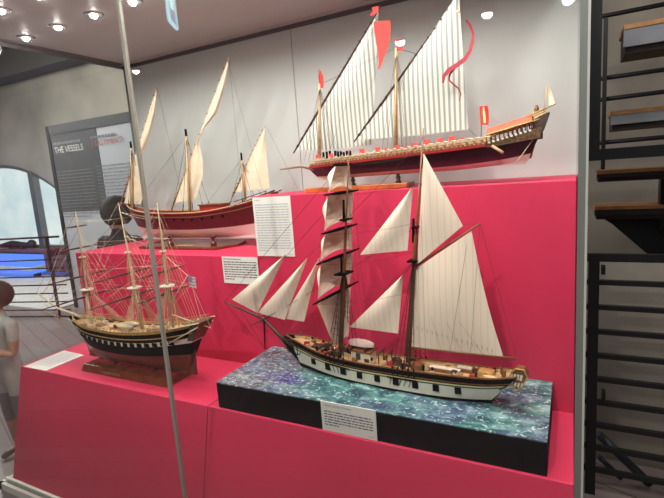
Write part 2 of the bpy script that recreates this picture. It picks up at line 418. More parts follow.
# ================================================================== SEA BASE + BRIGANTINE
SEA = bpy.data.materials.new('painted_sea'); SEA.use_nodes = True; nt = SEA.node_tree; b_ = nt.nodes['Principled BSDF']
tc = nt.nodes.new('ShaderNodeTexCoord')
def noise(sc_, det=5, dist=0):
    n = nt.nodes.new('ShaderNodeTexNoise'); n.inputs['Scale'].default_value = sc_; n.inputs['Detail'].default_value = det; n.inputs['Distortion'].default_value = dist
    mpn = nt.nodes.new('ShaderNodeMapping'); mpn.inputs['Scale'].default_value = (.8, 1.15, 1); nt.links.new(tc.outputs['Object'], mpn.inputs[0]); nt.links.new(mpn.outputs[0], n.inputs['Vector']); return n
def ramp(src, stops):
    r = nt.nodes.new('ShaderNodeValToRGB'); el = r.color_ramp.elements
    while len(el) < len(stops): el.new(.5)
    for e, (p, c) in zip(el, stops): e.position = p; e.color = (*c, 1)
    nt.links.new(src, r.inputs['Fac']); return r
def mixc(fac, a, b):
    mx = nt.nodes.new('ShaderNodeMix'); mx.data_type = 'RGBA'
    nt.links.new(fac, mx.inputs['Factor']); nt.links.new(a, mx.inputs['A']); nt.links.new(b, mx.inputs['B']); return mx.outputs['Result']
base = ramp(noise(17, 8, .8).outputs['Fac'], [(.32, (.018,.045,.075)), (.46, (.04,.125,.14)), (.56, (.085,.23,.21)), (.68, (.26,.42,.42))])
slate = ramp(noise(38, 7, .8).outputs['Fac'], [(.32, (.045,.06,.085)), (.5, (.12,.16,.185)), (.64, (.28,.33,.35)), (.75, (.22,.33,.32))])
purp = ramp(noise(45, 6, .8).outputs['Fac'], [(.35, (.025,.03,.10)), (.52, (.07,.07,.24)), (.66, (.24,.28,.42))])
sx = nt.nodes.new('ShaderNodeSeparateXYZ'); nt.links.new(tc.outputs['Object'], sx.inputs[0])
def ramp2(src, a, b):
    mr = nt.nodes.new('ShaderNodeMapRange'); mr.inputs['From Min'].default_value = a; mr.inputs['From Max'].default_value = b; nt.links.new(src, mr.inputs['Value']); return mr.outputs[0]
def dist_to(x, y, r0, r1):
    vm = nt.nodes.new('ShaderNodeVectorMath'); vm.operation = 'DISTANCE'; vm.inputs[1].default_value = (x, y, 0.0)
    mp2 = nt.nodes.new('ShaderNodeMapping'); mp2.inputs['Scale'].default_value = (.55, 1, 0); nt.links.new(tc.outputs['Object'], mp2.inputs[0]); nt.links.new(mp2.outputs[0], vm.inputs[0])
    add = nt.nodes.new('ShaderNodeMath'); add.operation = 'MULTIPLY_ADD'; add.inputs[1].default_value = .12; nt.links.new(noise(14, 4).outputs['Fac'], add.inputs[0]); nt.links.new(vm.outputs['Value'], add.inputs[2])
    return ramp2(add.outputs[0], r1, r0)
big = ramp(noise(5.5, 3, .6).outputs['Fac'], [(.50, (0,0,0)), (.68, (1,1,1))])
bluew = ramp(noise(24, 7, .8).outputs['Fac'], [(.34, (.03,.045,.11)), (.5, (.08,.13,.20)), (.66, (.24,.34,.42))])
c = mixc(ramp2(sx.outputs['X'], -.20, -.42), base.outputs[0], slate.outputs[0])
c = mixc(big.outputs[0], c, bluew.outputs[0])
c = mixc(dist_to(-.36*.55, -.085, .075, .13), c, purp.outputs[0])
foam = ramp(noise(85, 8, .6).outputs['Fac'], [(.585, (0,0,0)), (.68, (1,1,1))])
fw = nt.nodes.new('ShaderNodeRGB'); fw.outputs[0].default_value = (.55, .66, .66, 1)
c = mixc(foam.outputs[0], c, fw.outputs[0])
nt.links.new(c, b_.inputs['Base Color']); b_.inputs['Roughness'].default_value = .22
bp = nt.nodes.new('ShaderNodeBump'); bp.inputs['Strength'].default_value = .55; bp.inputs['Distance'].default_value = .008
nt.links.new(noise(42, 5, .6).outputs['Fac'], bp.inputs['Height']); nt.links.new(bp.outputs['Normal'], b_.inputs['Normal'])
sb = thing('sea_base', 'black display base with painted blue green sea under the brigantine', 'base', (-.68, 1.585, ZP))
X0, X1, Y0, Y1 = -1.309, -.058, 1.3775, 1.7955
ZS = .8325
MB().box(X0, X1, Y0, Y1, ZP, ZS-.004).build('block', BLACK, sb, bevel=.002)
P = []
NX, NY = 150, 50
rs = random.Random(3)
wv = [(rs.uniform(15, 70), rs.uniform(15, 70), rs.uniform(0, 6), rs.uniform(.2, 1)) for _ in range(14)]
for j in range(NY+1):
    row = []
    for i in range(NX+1):
        x = X0+(X1-X0)*i/NX; y = Y0+(Y1-Y0)*j/NY
        h = sum(a*math.sin(kx*x+ky*y+ph)*25/(kx+ky) for kx, ky, ph, a in wv)*.0011
        e = min(1, i/4, (NX-i)/4, j/3, (NY-j)/3)
        d = abs(y-1.597+.085*(x+.65))  # bow wave hugging the hull
        h += .005*math.exp(-((d-.062)/.014)**2)*(1 if -1.03 < x < -.27 else 0)*(.6+.4*math.sin(x*34))
        row.append((x, y, ZS-.002+h*e))
    P.append(row)
mb = MB().sheet(P, .004, (0,0,1)); mb.build('sea_surface', SEA, sb)

YC = 1.597
BROT = -.085           # the brigantine sits slightly askew on its base, stern nearer the glass
BC = V((-.65, YC, ZS)); BI = Matrix.Rotation(-BROT, 3, 'Z')
def atB(px, py, Y):
    o = BI @ (CAM-BC) + BC; d = BI @ ray(px, py); return o + d*((Y-o.y)/d.y)
brig = thing('model_ship', 'black and white brigantine model with linen sails on the painted sea base', 'model ship', (-.65, YC, ZS)); brig.rotation_euler.z = BROT
sheer = interp([0, .10, .174, .259, .40, .585, .74, .91, 1.0], [.968, .957, .941, .930, .923, .926, .932, .940, .956])
hd = interp([0, .03, .08, .16, .28, .5, .75, .9, 1.0], [.003, .018, .034, .050, .059, .061, .058, .048, .036])
hw = interp([0, .05, .15, .3, .5, .75, .9, 1.0], [.002, .010, .030, .050, .055, .048, .026, .003])
H = Hull((-1.115, -.150), (-1.045, -.258), YC, sheer, lambda u: .822, hd, hw, pw=.8)
H.mesh([0, .08, .24, .29, .34, .39, .55, .80, 1], [0, 0, 0, 1, 2, 3, 3, 0], 60).build('hull', [BLACK, YELLOW, GREYBAND, WHITE], brig)
H.deck(.12, .97).build('deck', DECK, brig)
H.rail(0, .0035, dz=.001).build('rail', BROWN, brig)
H.rail(.22, .002, out=1.02).build('wale', BROWN, brig)
for sd in (-1, 1):
    for i in range(9):
        u = .14+.088*i
        p = H.pt(u, .52, sd); p2 = H.pt(u+.01, .52, sd); a = math.atan2(p2.y-p.y, p2.x-p.x)
        MB().cbox(p+V((0, sd*.001, .002)), (.022, .007, .024), 0, a).build('gun_port', BLACK, brig)
# head: knee, figurehead, cathead
mb = MB(); kn = [atB(279,337,YC), atB(291,352,YC), atB(300,362,YC), atB(307,365,YC), atB(296,345,YC), atB(286,336,YC)]
mb.prism([q-V((0,.004,0)) for q in kn], (0,.008,0)); mb.build('head_knee', BLACK, brig)
MB().tube([atB(290,352,YC), atB(284,343,YC), atB(279,336,YC), atB(275,333,YC)], [.006,.006,.005,.003], 8).build('figurehead', BROWN, brig)
for sd in (-1, 1): MB().tube([H.pt(.05,.05,sd), H.pt(.05,.05,sd)+V((-.01, sd*.03, .012))], .004, 4).build('cathead', DBROWN, brig)
for sd in (-1, 1):
    mb = MB(); q = H.pt(.075, .2, sd)+V((-.005, sd*.012, 0))
    mb.tube([q+V((0,0,.02)), q-V((0,0,.03))], .0022, 6); mb.tube([q+V((-.016,0,-.018)), q+V((-.008,0,-.028)), q+V((0,0,-.030)), q+V((.008,0,-.028)), q+V((.016,0,-.018))], .002, 6)
    mb.tube([q+V((0,-.014,.018)), q+V((0,.014,.018))], .002, 6); mb.build('anchor', BLACK, brig)
# stern gallery
st = [atB(512,371,YC), atB(517,366.5,YC), atB(525,368,YC), atB(528.5,375,YC), atB(525,382,YC), atB(518,388,YC), atB(511,382,YC), atB(509,376,YC)]
mb = MB(); mb.prism([V((q.x, YC-.018, q.z)) for q in st], (0,.036,0)); mb.build('stern_gallery', BROWN, brig); MB().tube([V((q.x, YC-.019, q.z)) for q in st+[st[0]]], .0026, 5).build('gilt_moulding', GOLD, brig)
mb = MB()
for i in range(4):
    q = atB(512.5+i*3.2, 374+i*.6, YC); mb.cbox((q.x, YC-.0185, q.z), (.007, .002, .020), 0, 0, .2); mb.cbox((q.x+.002, YC-.0185, q.z-.026), (.006, .002, .016), 0, 0, .3)
mb.build('stern_windows', WHITE, brig)
mb = MB(); mb.tube([H.pt(1, .05, -1), H.pt(1, .05, 1)], .004, 4); mb.tube([H.pt(.985, .4, -1)+V((0,-.003,0)), H.pt(1, .28, -1)], .003, 4); mb.build('taffrail', DBROWN, brig)
MB().prism([(-.262, YC-.003, .826), (-.242, YC-.003, .826), (-.205, YC-.003, .90), (-.232, YC-.003, .90)], (0,.006,0)).build('rudder', BLACK, brig)
# spars
def spar(name, pts, r, m, parent, n=8): return MB().tube(pts, r, n).build(name, m, parent)
fb, ft = atB(340.5,354,YC), atB(349,150,YC); mbb, mt = atB(408,356,YC), atB(423.5,128,YC)
fore = spar('mast', [fb, fb.lerp(ft,.30), fb.lerp(ft,.34), fb.lerp(ft,.62), fb.lerp(ft,.64), ft], [.0105,.0095,.0068,.0055,.004,.0022], BROWN, brig, 10)
main = spar('mast', [mbb, mbb.lerp(mt,.38), mbb.lerp(mt,.55), mbb.lerp(mt,.58), mt], [.0105,.0095,.0075,.0048,.0025], BROWN, brig, 10)
def platform(p, rx, ry, m, parent, name='top'):
    return MB().box(p.x-rx, p.x+rx, p.y-ry, p.y+ry, p.z-.003, p.z+.003).build(name, m, parent)
def on(a, b, z): return a.lerp(b, (z-a.z)/(b.z-a.z))
platform(on(fb,ft,1.262), .022, .04, BLACK, brig); platform(on(fb,ft,1.475), .012, .03, BLACK, brig, 'crosstrees'); platform(on(mbb,mt,1.445), .010, .028, BLACK, brig, 'crosstrees'); platform(on(mbb,mt,1.325), .016, .032, BLACK, brig)
for (a, b, z) in ((fb, ft, 1.262), (fb, ft, 1.475), (mbb, mt, 1.40)):
    q = on(a, b, z); MB().tube([q+V((-.010,0,-.01)), q+V((-.006,0,.075))], [.0055,.0045], 8).build('mast_doubling', BLACK, brig)
bs0, bs1, bs2 = atB(296,347,YC), atB(264,319,YC), atB(224,302,YC)
spar('bowsprit', [bs0, atB(279,335,YC), bs1, atB(240,308.5,YC), bs2], [.010,.009,.007,.0045,.0025], DBROWN, brig)
ms = spar('martingale', [bs1+V((.0,0,0)), atB(265,349,YC)], [.0045,.003], BLACK, brig)
mb = MB(); mb.tube([bs1+V((0,-.09,0)), bs1, bs1+V((0,.09,0))], [.002,.0045,.002], 6); mb.ball(bs1, .010, 8, 6); mb.build('spritsail_yard', DBROWN, brig)
yards = {}
for nm, (px, py, L) in dict(R=(348.5,164,.075), A=(348,192,.135), B=(346,228,.142), C=(345,255,.170), D=(342.7,291,.180)).items():
    c0 = atB(px, py, YC)+V((-.012,-.022,0)); e0 = c0+V((.006,-L,0)); e1 = c0+V((-.006,L,0)); yards[nm] = (c0, e0, e1)
    MB().tube([e0, c0.lerp(e0,.5), c0, c0.lerp(e1,.5), e1], [.003,.0055,.0065,.0055,.003], 8).build('yard', BLACK, brig)
def square(top, bot, wt, wb, bel, zfrac=.93):
    c0, a0, a1 = yards[top]
    if isinstance(bot, str): d0, b0, b1 = yards[bot]
    else: d0 = c0+V((0,0,-bot)); b0 = a0+V((0,0,-bot)); b1 = a1+V((0,0,-bot))
    tl = c0.lerp(a0, wt)+V((.004,0,-.006)); tr = c0.lerp(a1, wt*.72)+V((.004,0,-.006))
    bl = c0.lerp(d0, zfrac)+(b0-d0)*wb; br = c0.lerp(d0, zfrac)+(b1-d0)*wb*.72
    P = quad(tl, tr, br, bl, 16, 12, (-bel, 0, 0), foot=.018)
    return MB().sheet(P, .0012, (1,0,0)).build('square_sail', SAIL, brig)
square('R', 'A', .9, .80, .055); square('A', 'B', .88, .86, .065); square('B', 'C', .88, .86, .06); square('C', 'D', .88, .82, .07)
c0, a0, a1 = yards['D']
P = quad(c0.lerp(a0,.88)+V((.004,0,-.006)), c0.lerp(a1,.6)+V((.004,0,-.006)), (-.815, YC+.03, .99), (-.86, YC-.02, .965), 16, 14, (-.03,0,0))
MB().sheet(P, .0012, (1,0,0)).build('square_sail', SAIL, brig)
def tri(a, b, c, name, m, parent, camber=.018, Y=YC, foot=0, yo=0):
    A, B, C = atB(*a, Y), atB(*b, Y), atB(*c, Y)     # head, tack, clew
    for q in (A, B, C): q.y += yo
    P = quad(A, A+(C-B)*.004, C, B, 12, 16, (0, -camber, 0), foot=foot)
    return MB().sheet(P, .0012).build(name, m, parent)
tri((285.5,254.5), (232,299.5), (257.5,313), 'jib', SAIL, brig); tri((307,258), (257,313), (284,320), 'jib', SAIL, brig, yo=.004); tri((318,258.5), (281,319), (302.5,322.5), 'jib', SAIL, brig, yo=.012)
tri((412.8,186.5), (360,254.8), (407.5,250.5), 'staysail', SAIL, brig); tri((403,274.5), (349.5,327), (398,333.5), 'staysail', SAIL, brig)
tri((424.6,154), (418,264), (463.5,225.5), 'gaff_topsail', SAIL, brig, .012, yo=-.008)
g0, g1 = atB(413,268,YC), atB(480,223.5,YC); spar('gaff', [g0, g1], [.005,.0028], BROWN, brig)
b0, b1 = atB(410.5,347.5,YC), atB(517,358.5,YC); spar('boom', [b0, b1], [.0045,.003], BROWN, brig)
P = quad(atB(415.5,269,YC), atB(471.5,231,YC), atB(503.5,357.2,YC), atB(411.5,346.5,YC), 24, 24, (0,-.022,0), leech=-.028)
MB().sheet(P, .0012).build('mainsail', SAIL, brig)
mb = MB(); rr = random.Random(5)
for i in range(16):
    q0 = atB(417+i*5, 326+i*1.5, YC-.021); mb.tube([q0, q0+V((0.001,-.001,-.014))], .0008, 3)
mb.build('reef_points', ROPE, brig)
# rigging
for (B, T, u0, zt) in ((fb, ft, .245, 1.262), (mbb, mt, .555, 1.325)):
    for sd in (-1, 1):
        mb = MB(); shrouds(mb, H, [u0+.022*k for k in range(5)], .05, sd, on(B, T, zt)+V((0, sd*.012, -.004)), .0016, 14, .0008)
        mb.build('shrouds', ROPE, brig)
        mb = MB()
        for k in range(5):
            q = H.pt(u0+.022*k, .05, sd); mb.tube([q+V((0,sd*.003,.012)), q+V((0,sd*.003,-.018))], .0022, 5); mb.ball(q+V((0,sd*.003,.012)), .004, 6, 4); mb.ball(q+V((0,sd*.003,-.004)), .004, 6, 4)
        q0, q1 = H.pt(u0-.02, .34, sd), H.pt(u0+.11, .34, sd); mb.tube([q0+V((0,sd*.004,0)), q1+V((0,sd*.004,0))], .0028, 4)
        for k in range(5):
            q = H.pt(u0+.022*k, .34, sd); mb.tube([q+V((0,sd*.005,0)), H.pt(u0+.022*k, .62, sd)+V((0,sd*.002,0))], .0012, 4)
        mb.build('channel', BLACK, brig)
mb = MB()
topm = ft+V((0,0,-.02))
for a, b in ((topm, bs2), (on(fb,ft,1.6), atB(240,308.5,YC)), (on(fb,ft,1.475), atB(250,313,YC)), (on(fb,ft,1.262), bs1), (on(mbb,mt,1.74), on(fb,ft,1.475)), (on(mbb,mt,1.445), on(fb,ft,1.262)), (on(mbb,mt,1.325), on(fb,ft,.97)), (on(mbb,mt,1.325), V((fb.x+.05,YC,.93))),
             (bs2, atB(265,349,YC)), (atB(240,308.5,YC), atB(265,349,YC)), (atB(265,349,YC), atB(303,360,YC)), (bs1, atB(300,356,YC))):
    mb.tube([a, b], .0010, 3)
for sd in (-1, 1):
    for u in (.36, .38, .40): mb.tube([H.pt(u,0,sd), on(fb,ft,1.475+(u-.36)*5)], .0005, 3)
    for u in (.67, .69): mb.tube([H.pt(u,0,sd), on(mbb,mt,1.445+(u-.67)*8)], .0005, 3)
    mb.tube([bs1+V((0,sd*.07,0)), bs2], .0005, 3); mb.tube([bs1+V((0,sd*.07,0)), H.pt(.06,.1,sd)], .0005, 3)
mb.build('stays', ROPE, brig)
mb = MB()
ks = list('RABCD')
for i, k in enumerate(ks):
    c0, a0, a1 = yards[k]
    up = on(fb, ft, min(ft.z, c0.z+.075)); mb.tube([a0, up], .0005, 3); mb.tube([a1, up], .0005, 3)
    for e in (a0, a1): mb.tube(sag(e, on(mbb, mt, min(1.7, c0.z+.02)), .012), .0005, 3)
    if i < 4:
        d0, e0, e1 = yards[ks[i+1]]; mb.tube([a0, e0], .0005, 3); mb.tube([a1, e1], .0005, 3)
pk = g1
mb.tube([pk, b1], .0006, 3); mb.tube([pk, on(mbb,mt,1.445)], .0006, 3); mb.tube([g0.lerp(pk,.6), on(mbb,mt,1.445)], .0006, 3)
mb.tube([pk, atB(470,360,YC-.05)], .0006, 3); mb.tube([g0.lerp(pk,.85), atB(450,352,YC-.04)], .0006, 3)
for f in (.25, .5, .75): mb.tube([on(mbb,mt,1.325), atB(420+f*85, 349+f*9, YC-.024)], .0004, 3)
mb.build('running_rigging', ROPE, brig)
# deck fittings
def dz(u): return H.pt(u, .12, 1).z+.002
def xu(x): return (x+1.115)/.965
def dbox(name, x, y, sx_, sy, h, m, parent=brig, bev=.001, lift=0):
    z = dz(xu(x))+lift; return MB().box(x-sx_/2, x+sx_/2, YC+y-sy/2, YC+y+sy/2, z, z+h).build(name, m, parent, bevel=bev)
dh = dbox('deckhouse', -.735, .005, .085, .055, .038, WHITE)
z = dz(xu(-.735))
MB().box(-.782, -.688, YC-.028, YC+.038, z+.038, z+.044).build('deckhouse_roof', BROWN, dh)
MB().box(-.755, -.735, YC-.0235, YC-.0225, z+.006, z+.032).build('deckhouse_door', GREYBAND, dh)
bt = MB(); P = []
for i in range(13):
    u = i/12; hh = .021*math.sin(PI*min(1, .04+u*.93))**.6; x = -.80+.115*u; row = []
    for j in range(9):
        a = PI*j/8; row.append((x, YC+.004-hh*math.cos(a), z+.058+.024*math.sin(a)*(hh/.021)**.5))
    P.append(row)
bt.sheet(P, .002, (0,0,1)); bt.build('upturned_boat', CANVAS, brig)
for x in (-.775, -.71): MB().box(x-.003, x+.003, YC-.03, YC+.04, z+.044, z+.058).build('boat_chock', DBROWN, brig)
LINE = mat('tan_bulwark_planking', (.46,.27,.12), .6, var=.3, scale=70)
for sd in (-1, 1):
    A = []
    for i in range(41):
        u = .03+.95*i/40; a_, b_2 = H.pt(u, .005, sd), H.pt(u, .13, sd); A.append([V((q.x, YC+(q.y-YC)*.955-(0 if abs(q.y-YC) > .01 else 0), q.z)) for q in (a_, b_2)])
    MB().sheet(A, .0015).build('bulwark_lining', LINE, brig)
rc = random.Random(11)
for k in range(64):
    u = rc.uniform(.10, .93); y = rc.choice((-1, 1))*rc.uniform(.016, .046)*min(1, hd(u)/.06); x = H.pt(u, .12, 1).x; zz = dz(u); kind = k % 4
    if kind == 0: MB().lathe((x, YC+y, zz), [(.006,0),(.0075,.007),(.006,.014)], 10).build('cask', BROWN, brig)
    elif kind == 1: MB().tube([(x+.008*math.cos(t*PI/5), YC+y+.008*math.sin(t*PI/5), zz+.003+.0004*t) for t in range(21)], .002, 5).build('rope_coil', ROPET, brig)
    elif kind == 2: MB().cbox((x, YC+y, zz+.007), (.020, .014, .014), 0, rc.uniform(-.2,.2)).build('locker', RED if k % 8 == 2 else DBROWN, brig)
    else: MB().tube([(x,YC+y,zz),(x,YC+y,zz+.020)], [.004,.0045], 8).build('bollard', BLACK, brig)
for x, y, a, b, h, m in ((-.505, -.01, .050, .034, .020, BROWN), (-.40, -.005, .12, .030, .013, BROWN), (-.335, .02, .06, .03, .014, BROWN), (-.60, .0, .05, .03, .006, DBROWN), (-.255, 0, .05, .04, .022, GOLD), (-.95, .0, .045, .04, .014, DBROWN)):
    hb = dbox('hatch', x, y, a, b, h, m); z = dz(xu(x))+h
    if m is BROWN: MB().box(x-a/2+.004, x+a/2-.004, YC+y-b/2+.004, YC+y+b/2-.004, z-.001, z+.002).build('hatch_cover', WHITE if a > .055 else BROWN, hb)
z = dz(xu(-.585)); MB().lathe((-.575, YC-.005, z), [(.009,0),(.009,.004),(.005,.007),(.006,.016),(.010,.020),(.010,.024),(.003,.026)], 12).build('capstan', DBROWN, brig)
z = dz(xu(-.90)); mb = MB(); mb.tube([(-.91,YC-.035,z+.014), (-.91,YC+.035,z+.014)], .008, 10); mb.box(-.918,-.902,YC-.012,YC-.006,z,z+.03).box(-.918,-.902,YC+.006,YC+.012,z,z+.03); mb.build('windlass', DBROWN, brig)
mb = MB(); z = dz(xu(-.63))
for x in (-.655, -.62):
    mb.tube([(x,YC-.022,z),(x,YC-.022,z+.045)], .0025, 5).tube([(x,YC+.022,z),(x,YC+.022,z+.045)], .0025, 5).tube([(x,YC-.03,z+.043),(x,YC+.03,z+.043)], .003, 5)
mb.build('gallows', DBROWN, brig)
for xm in (fb.x, mbb.x):
    z = dz(xu(xm)); mb = MB(); mb.box(xm-.022, xm+.022, YC-.030, YC-.026, z, z+.022).box(xm-.022, xm+.022, YC+.026, YC+.030, z, z+.022).box(xm+.018, xm+.022, YC-.03, YC+.03, z+.018, z+.022)
    for k in range(7): mb.tube([(xm-.02+.0065*k, YC-.028, z+.012), (xm-.02+.0065*k, YC-.028, z+.034)], .0015, 4)
    mb.build('fife_rail', DBROWN, brig)
z = dz(.92); mb = MB(); 
for k in range(8): mb.tube([(-.205, YC, z+.03), (-.205, YC+.016*math.cos(k*PI/4), z+.03+.016*math.sin(k*PI/4))], .001, 4)
mb.tube([(-.205, YC+.013*math.cos(k*PI/8), z+.03+.013*math.sin(k*PI/8)) for k in range(17)], .0014, 5); mb.box(-.203,-.19,YC-.006,YC+.006,z,z+.03); mb.build('steering_wheel', BROWN, brig)
z = dz(.80); mb = MB(); mb.ball((-.235, YC-.022, z+.012), (.028,.010,.009), 10, 6); mb.build('spare_boat', mat('cream_boat', (.62,.42,.24), .6), brig)

# ================================================================== FRIGATE
YFg = 1.515
fst = thing('ship_stand', 'varnished brown wooden stand with gold lettering under the frigate model', 'stand', (-1.985, 1.53, ZP))
mb = MB(); mb.hexa([(-2.30,1.437,ZP),(-1.668,1.437,ZP),(-1.668,1.628,ZP),(-2.30,1.628,ZP),(-2.285,1.450,ZP+.036),(-1.683,1.450,ZP+.036),(-1.683,1.615,ZP+.036),(-2.285,1.615,ZP+.036)]); mb.build('board', BASEW, fst, bevel=.003)
for x in (-2.13, -1.83): MB().lathe((x, YFg, ZP+.036), [(.016,0),(.016,.004),(.007,.010),(.007,.026),(.013,.034),(.010,.040)], 12).build('post', BASEW, fst)
text_mesh('lettering', 'CONSTITUTION', .018, (-2.13, 1.4392, ZP+.009), mat('gold_letter', (.55,.38,.12), .4, .3), fst, dz=V((0,.34,.94)).normalized())
fri = thing('model_ship', 'three-masted frigate model with bare yards and a striped flag at the stern', 'model ship', (-1.9, YFg, ZP+.07))
fz = interp([0, .1, .3, .5, .7, .85, 1], [.992, .978, .968, .968, .985, 1.008, 1.040])
fh = interp([0, .03, .08, .18, .35, .6, .85, 1], [.004, .030, .052, .076, .086, .086, .072, .052])
fw_ = interp([0, .05, .15, .3, .5, .7, .9, 1], [.002, .008, .040, .072, .078, .066, .020, .003])
F = Hull((-2.40, -1.485), (-2.315, -1.595), YFg, fz, lambda u: .772, fh, fw_, lambda t: math.sqrt(max(0, 1-t**3.2)) if t < 1 else .02, .9)
F.mesh([0, .06, .19, .26, .365, .50, .60, .66, .75, .85, .93, .98, 1], [1, 0, 0, 2, 0, 0, 3, 3, 3, 3, 3, 3], 50).build('hull', [BLACK, GOLD, WHITE, COPPER], fri)
F.deck(.09, .97).build('deck', DECK, fri)
F.rail(0, .0028, dz=.001).build('rail', GOLD, fri)
F.rail(.17, .0028, out=1.02).build('wale', GOLD, fri)
for sd in (-1, 1):
    for i in range(15):
        u = .10+.055*i; p = F.pt(u, .31, sd); p2 = F.pt(u+.01, .31, sd); a = math.atan2(p2.y-p.y, p2.x-p.x)
        g = MB().cbox(p+V((0, sd*.0008, 0)), (.026, .007, .018), 0, a).build('gun_port', BLACK, fri)
        MB().tube([p, p+V((0, sd*.014, 0))], .0022, 6).build('gun_barrel', BLACK, g)
mb = MB(); mb.prism([(-2.318,YFg-.004,.775),(-1.595,YFg-.004,.765),(-1.595,YFg-.004,.778),(-2.318,YFg-.004,.785)], (0,.008,0)); mb.build('keel', COPPER, fri)
MB().prism([(-1.600,YFg-.004,.768),(-1.552,YFg-.004,.772),(-1.545,YFg-.004,.90),(-1.58,YFg-.004,.90)], (0,.008,0)).build('rudder', COPPER, fri)
mb = MB(); mb.prism([(-2.40,YFg-.006,.99),(-2.46,YFg-.006,.985),(-2.40,YFg-.006,.935),(-2.345,YFg-.006,.87),(-2.35,YFg-.006,.96)], (0,.012,0)); mb.build('beakhead', BLACK, fri)
mb = MB()
for sd in (-1,1): mb.tube([F.pt(.02,.1,sd), V((-2.43,YFg+sd*.012,.965)), V((-2.455,YFg,.985))], .003, 5); mb.tube([F.pt(.02,.3,sd), V((-2.42,YFg+sd*.010,.945)), V((-2.455,YFg,.98))], .0025, 5)
mb.build('head_rails', CREAMSPAR, fri)
mb = MB(); a, b = F.pt(1,0,-1), F.pt(1,0,1); mb.hexa([F.pt(.97,.32,-1), F.pt(1,.32,-1)+V((.01,0,0)), F.pt(1,.32,1)+V((.01,0,0)), F.pt(.97,.32,1), a+V((-.02,-.004,0)), a+V((.03,0,.004)), b+V((.03,0,.004)), b+V((-.02,.004,0))]); mb.build('stern_gallery', mat('dark_gilt_stern', (.10,.06,.03), .5, var=.9, scale=120), fri)
mb = MB()
for sd in (-1, 1): mb.tube([F.pt(.86,.0,sd)+V((0,sd*.004,0)), F.pt(1,.0,sd)+V((.035,0,.006))], .0028, 5); mb.tube([F.pt(.86,.30,sd)+V((0,sd*.004,0)), F.pt(1,.05,sd)+V((.03,0,0))], .0032, 5)
mb.build('quarter_timbers', CREAMSPAR, fri)
fspec = (((92.5,328),(75.5,212)), ((142.5,330),(118.5,203)), ((172.5,327),(157,203)))
fm = []
for (b2, t2) in fspec:
    B, T = at(*b2, YFg), at(*t2, YFg); fm.append((B, T))
    MB().tube([B, B.lerp(T,.34), B.lerp(T,.37), B.lerp(T,.64), B.lerp(T,.67), T], [.0095,.008,.0060,.005,.0035,.002], 10).build('mast', FSPAR, fri)
    q = B.lerp(T, .34); 
    MB().lathe(q, [(.010,-.006),(.034,-.002),(.036,.004),(.008,.004)], 12).build('fighting_top', WHITE, fri)
    MB().lathe(B.lerp(T,.62), [(.005,-.004),(.017,-.001),(.017,.003),(.005,.003)], 10).build('crosstrees', WHITE, fri)
for mi, (B, T) in enumerate(fm):
    k = (1, 1.05, .72)[mi]
    for j, (f, L) in enumerate(((.28, .24), (.46, .20), (.70, .115), (.88, .065))):
        c0 = B.lerp(T, f)+V((-.010,0,0)); L *= k
        MB().tube([c0+V((0.01,-L,0)), c0+V((.005,-L*.5,0)), c0, c0+V((-.005,L*.5,0)), c0+V((-.01,L,0))], [.0022,.004,.0052,.004,.0022], 8).build('yard', DBROWN, fri)
fb0, fb1, fb2 = V((-2.33,YFg,.985)), at(57,308,YFg), at(36,292,YFg)
fb2.x = max(fb2.x, -2.71)
MB().tube([fb0, fb1, fb2], [.009,.0065,.003], 8).build('bowsprit', CREAMSPAR, fri)
MB().tube([fb1, fb1+V((-.01,0,-.075))], [.0028,.0015], 6).build('martingale', CREAMSPAR, fri)
gq = on(*fm[2], 1.10); ge = at(187.5,275.5,YFg)
MB().tube([gq, ge], [.0035,.002], 6).build('gaff', CREAMSPAR, fri); MB().tube([on(*fm[2],1.055), at(211,328,YFg)], [.0035,.0022], 6).build('boom', CREAMSPAR, fri)
FLAG = stripes('striped_ensign', (.66,.62,.62), (.60,.28,.30), 22, 'Z', .5, .05, .9)
fl = thing('tmp', 'x', 'x', (0,0,0)); bpy.data.objects.remove(fl); 
P = [[at(188+j*1.25+i*.2, 275.5+i*2.2+j*.35, YFg+.006*math.sin(j*1.1)) for j in range(7)] for i in range(6)]
fo = MB().sheet(P, .0012).build('ensign', FLAG, fri)
P = [[at(188+j*1.2+i*.2, 275.4+i*2.0+j*.35, YFg-.0012+.006*math.sin(j*1.1)) for j in range(4)] for i in range(4)]
MB().sheet(P, .001).build('ensign_canton', mat('ensign_blue', (.22,.25,.40), .9), fo)
mus = (.235, .53, .735)
for (B, T), u0 in zip(fm, mus):
    for sd in (-1, 1):
        mb = MB(); q = B.lerp(T,.34)
        shrouds(mb, F, [u0+.014*k for k in range(7)], .03, sd, q+V((0,sd*.010,-.004)), .0012, 15, .0006)
        q2 = B.lerp(T,.62); ee = [q+V((.012*k-.012, sd*.034, .002)) for k in range(3)]
        for e in ee: mb.tube([e, q2+V((0,sd*.004,0))], .0007, 3)
        for v in range(1, 9): mb.tube([ee[0].lerp(q2, v/9), ee[2].lerp(q2, v/9)], .0004, 3)
        mb.build('shrouds', ROPET, fri)
mb = MB()
Fm, Mm, Zm = fm
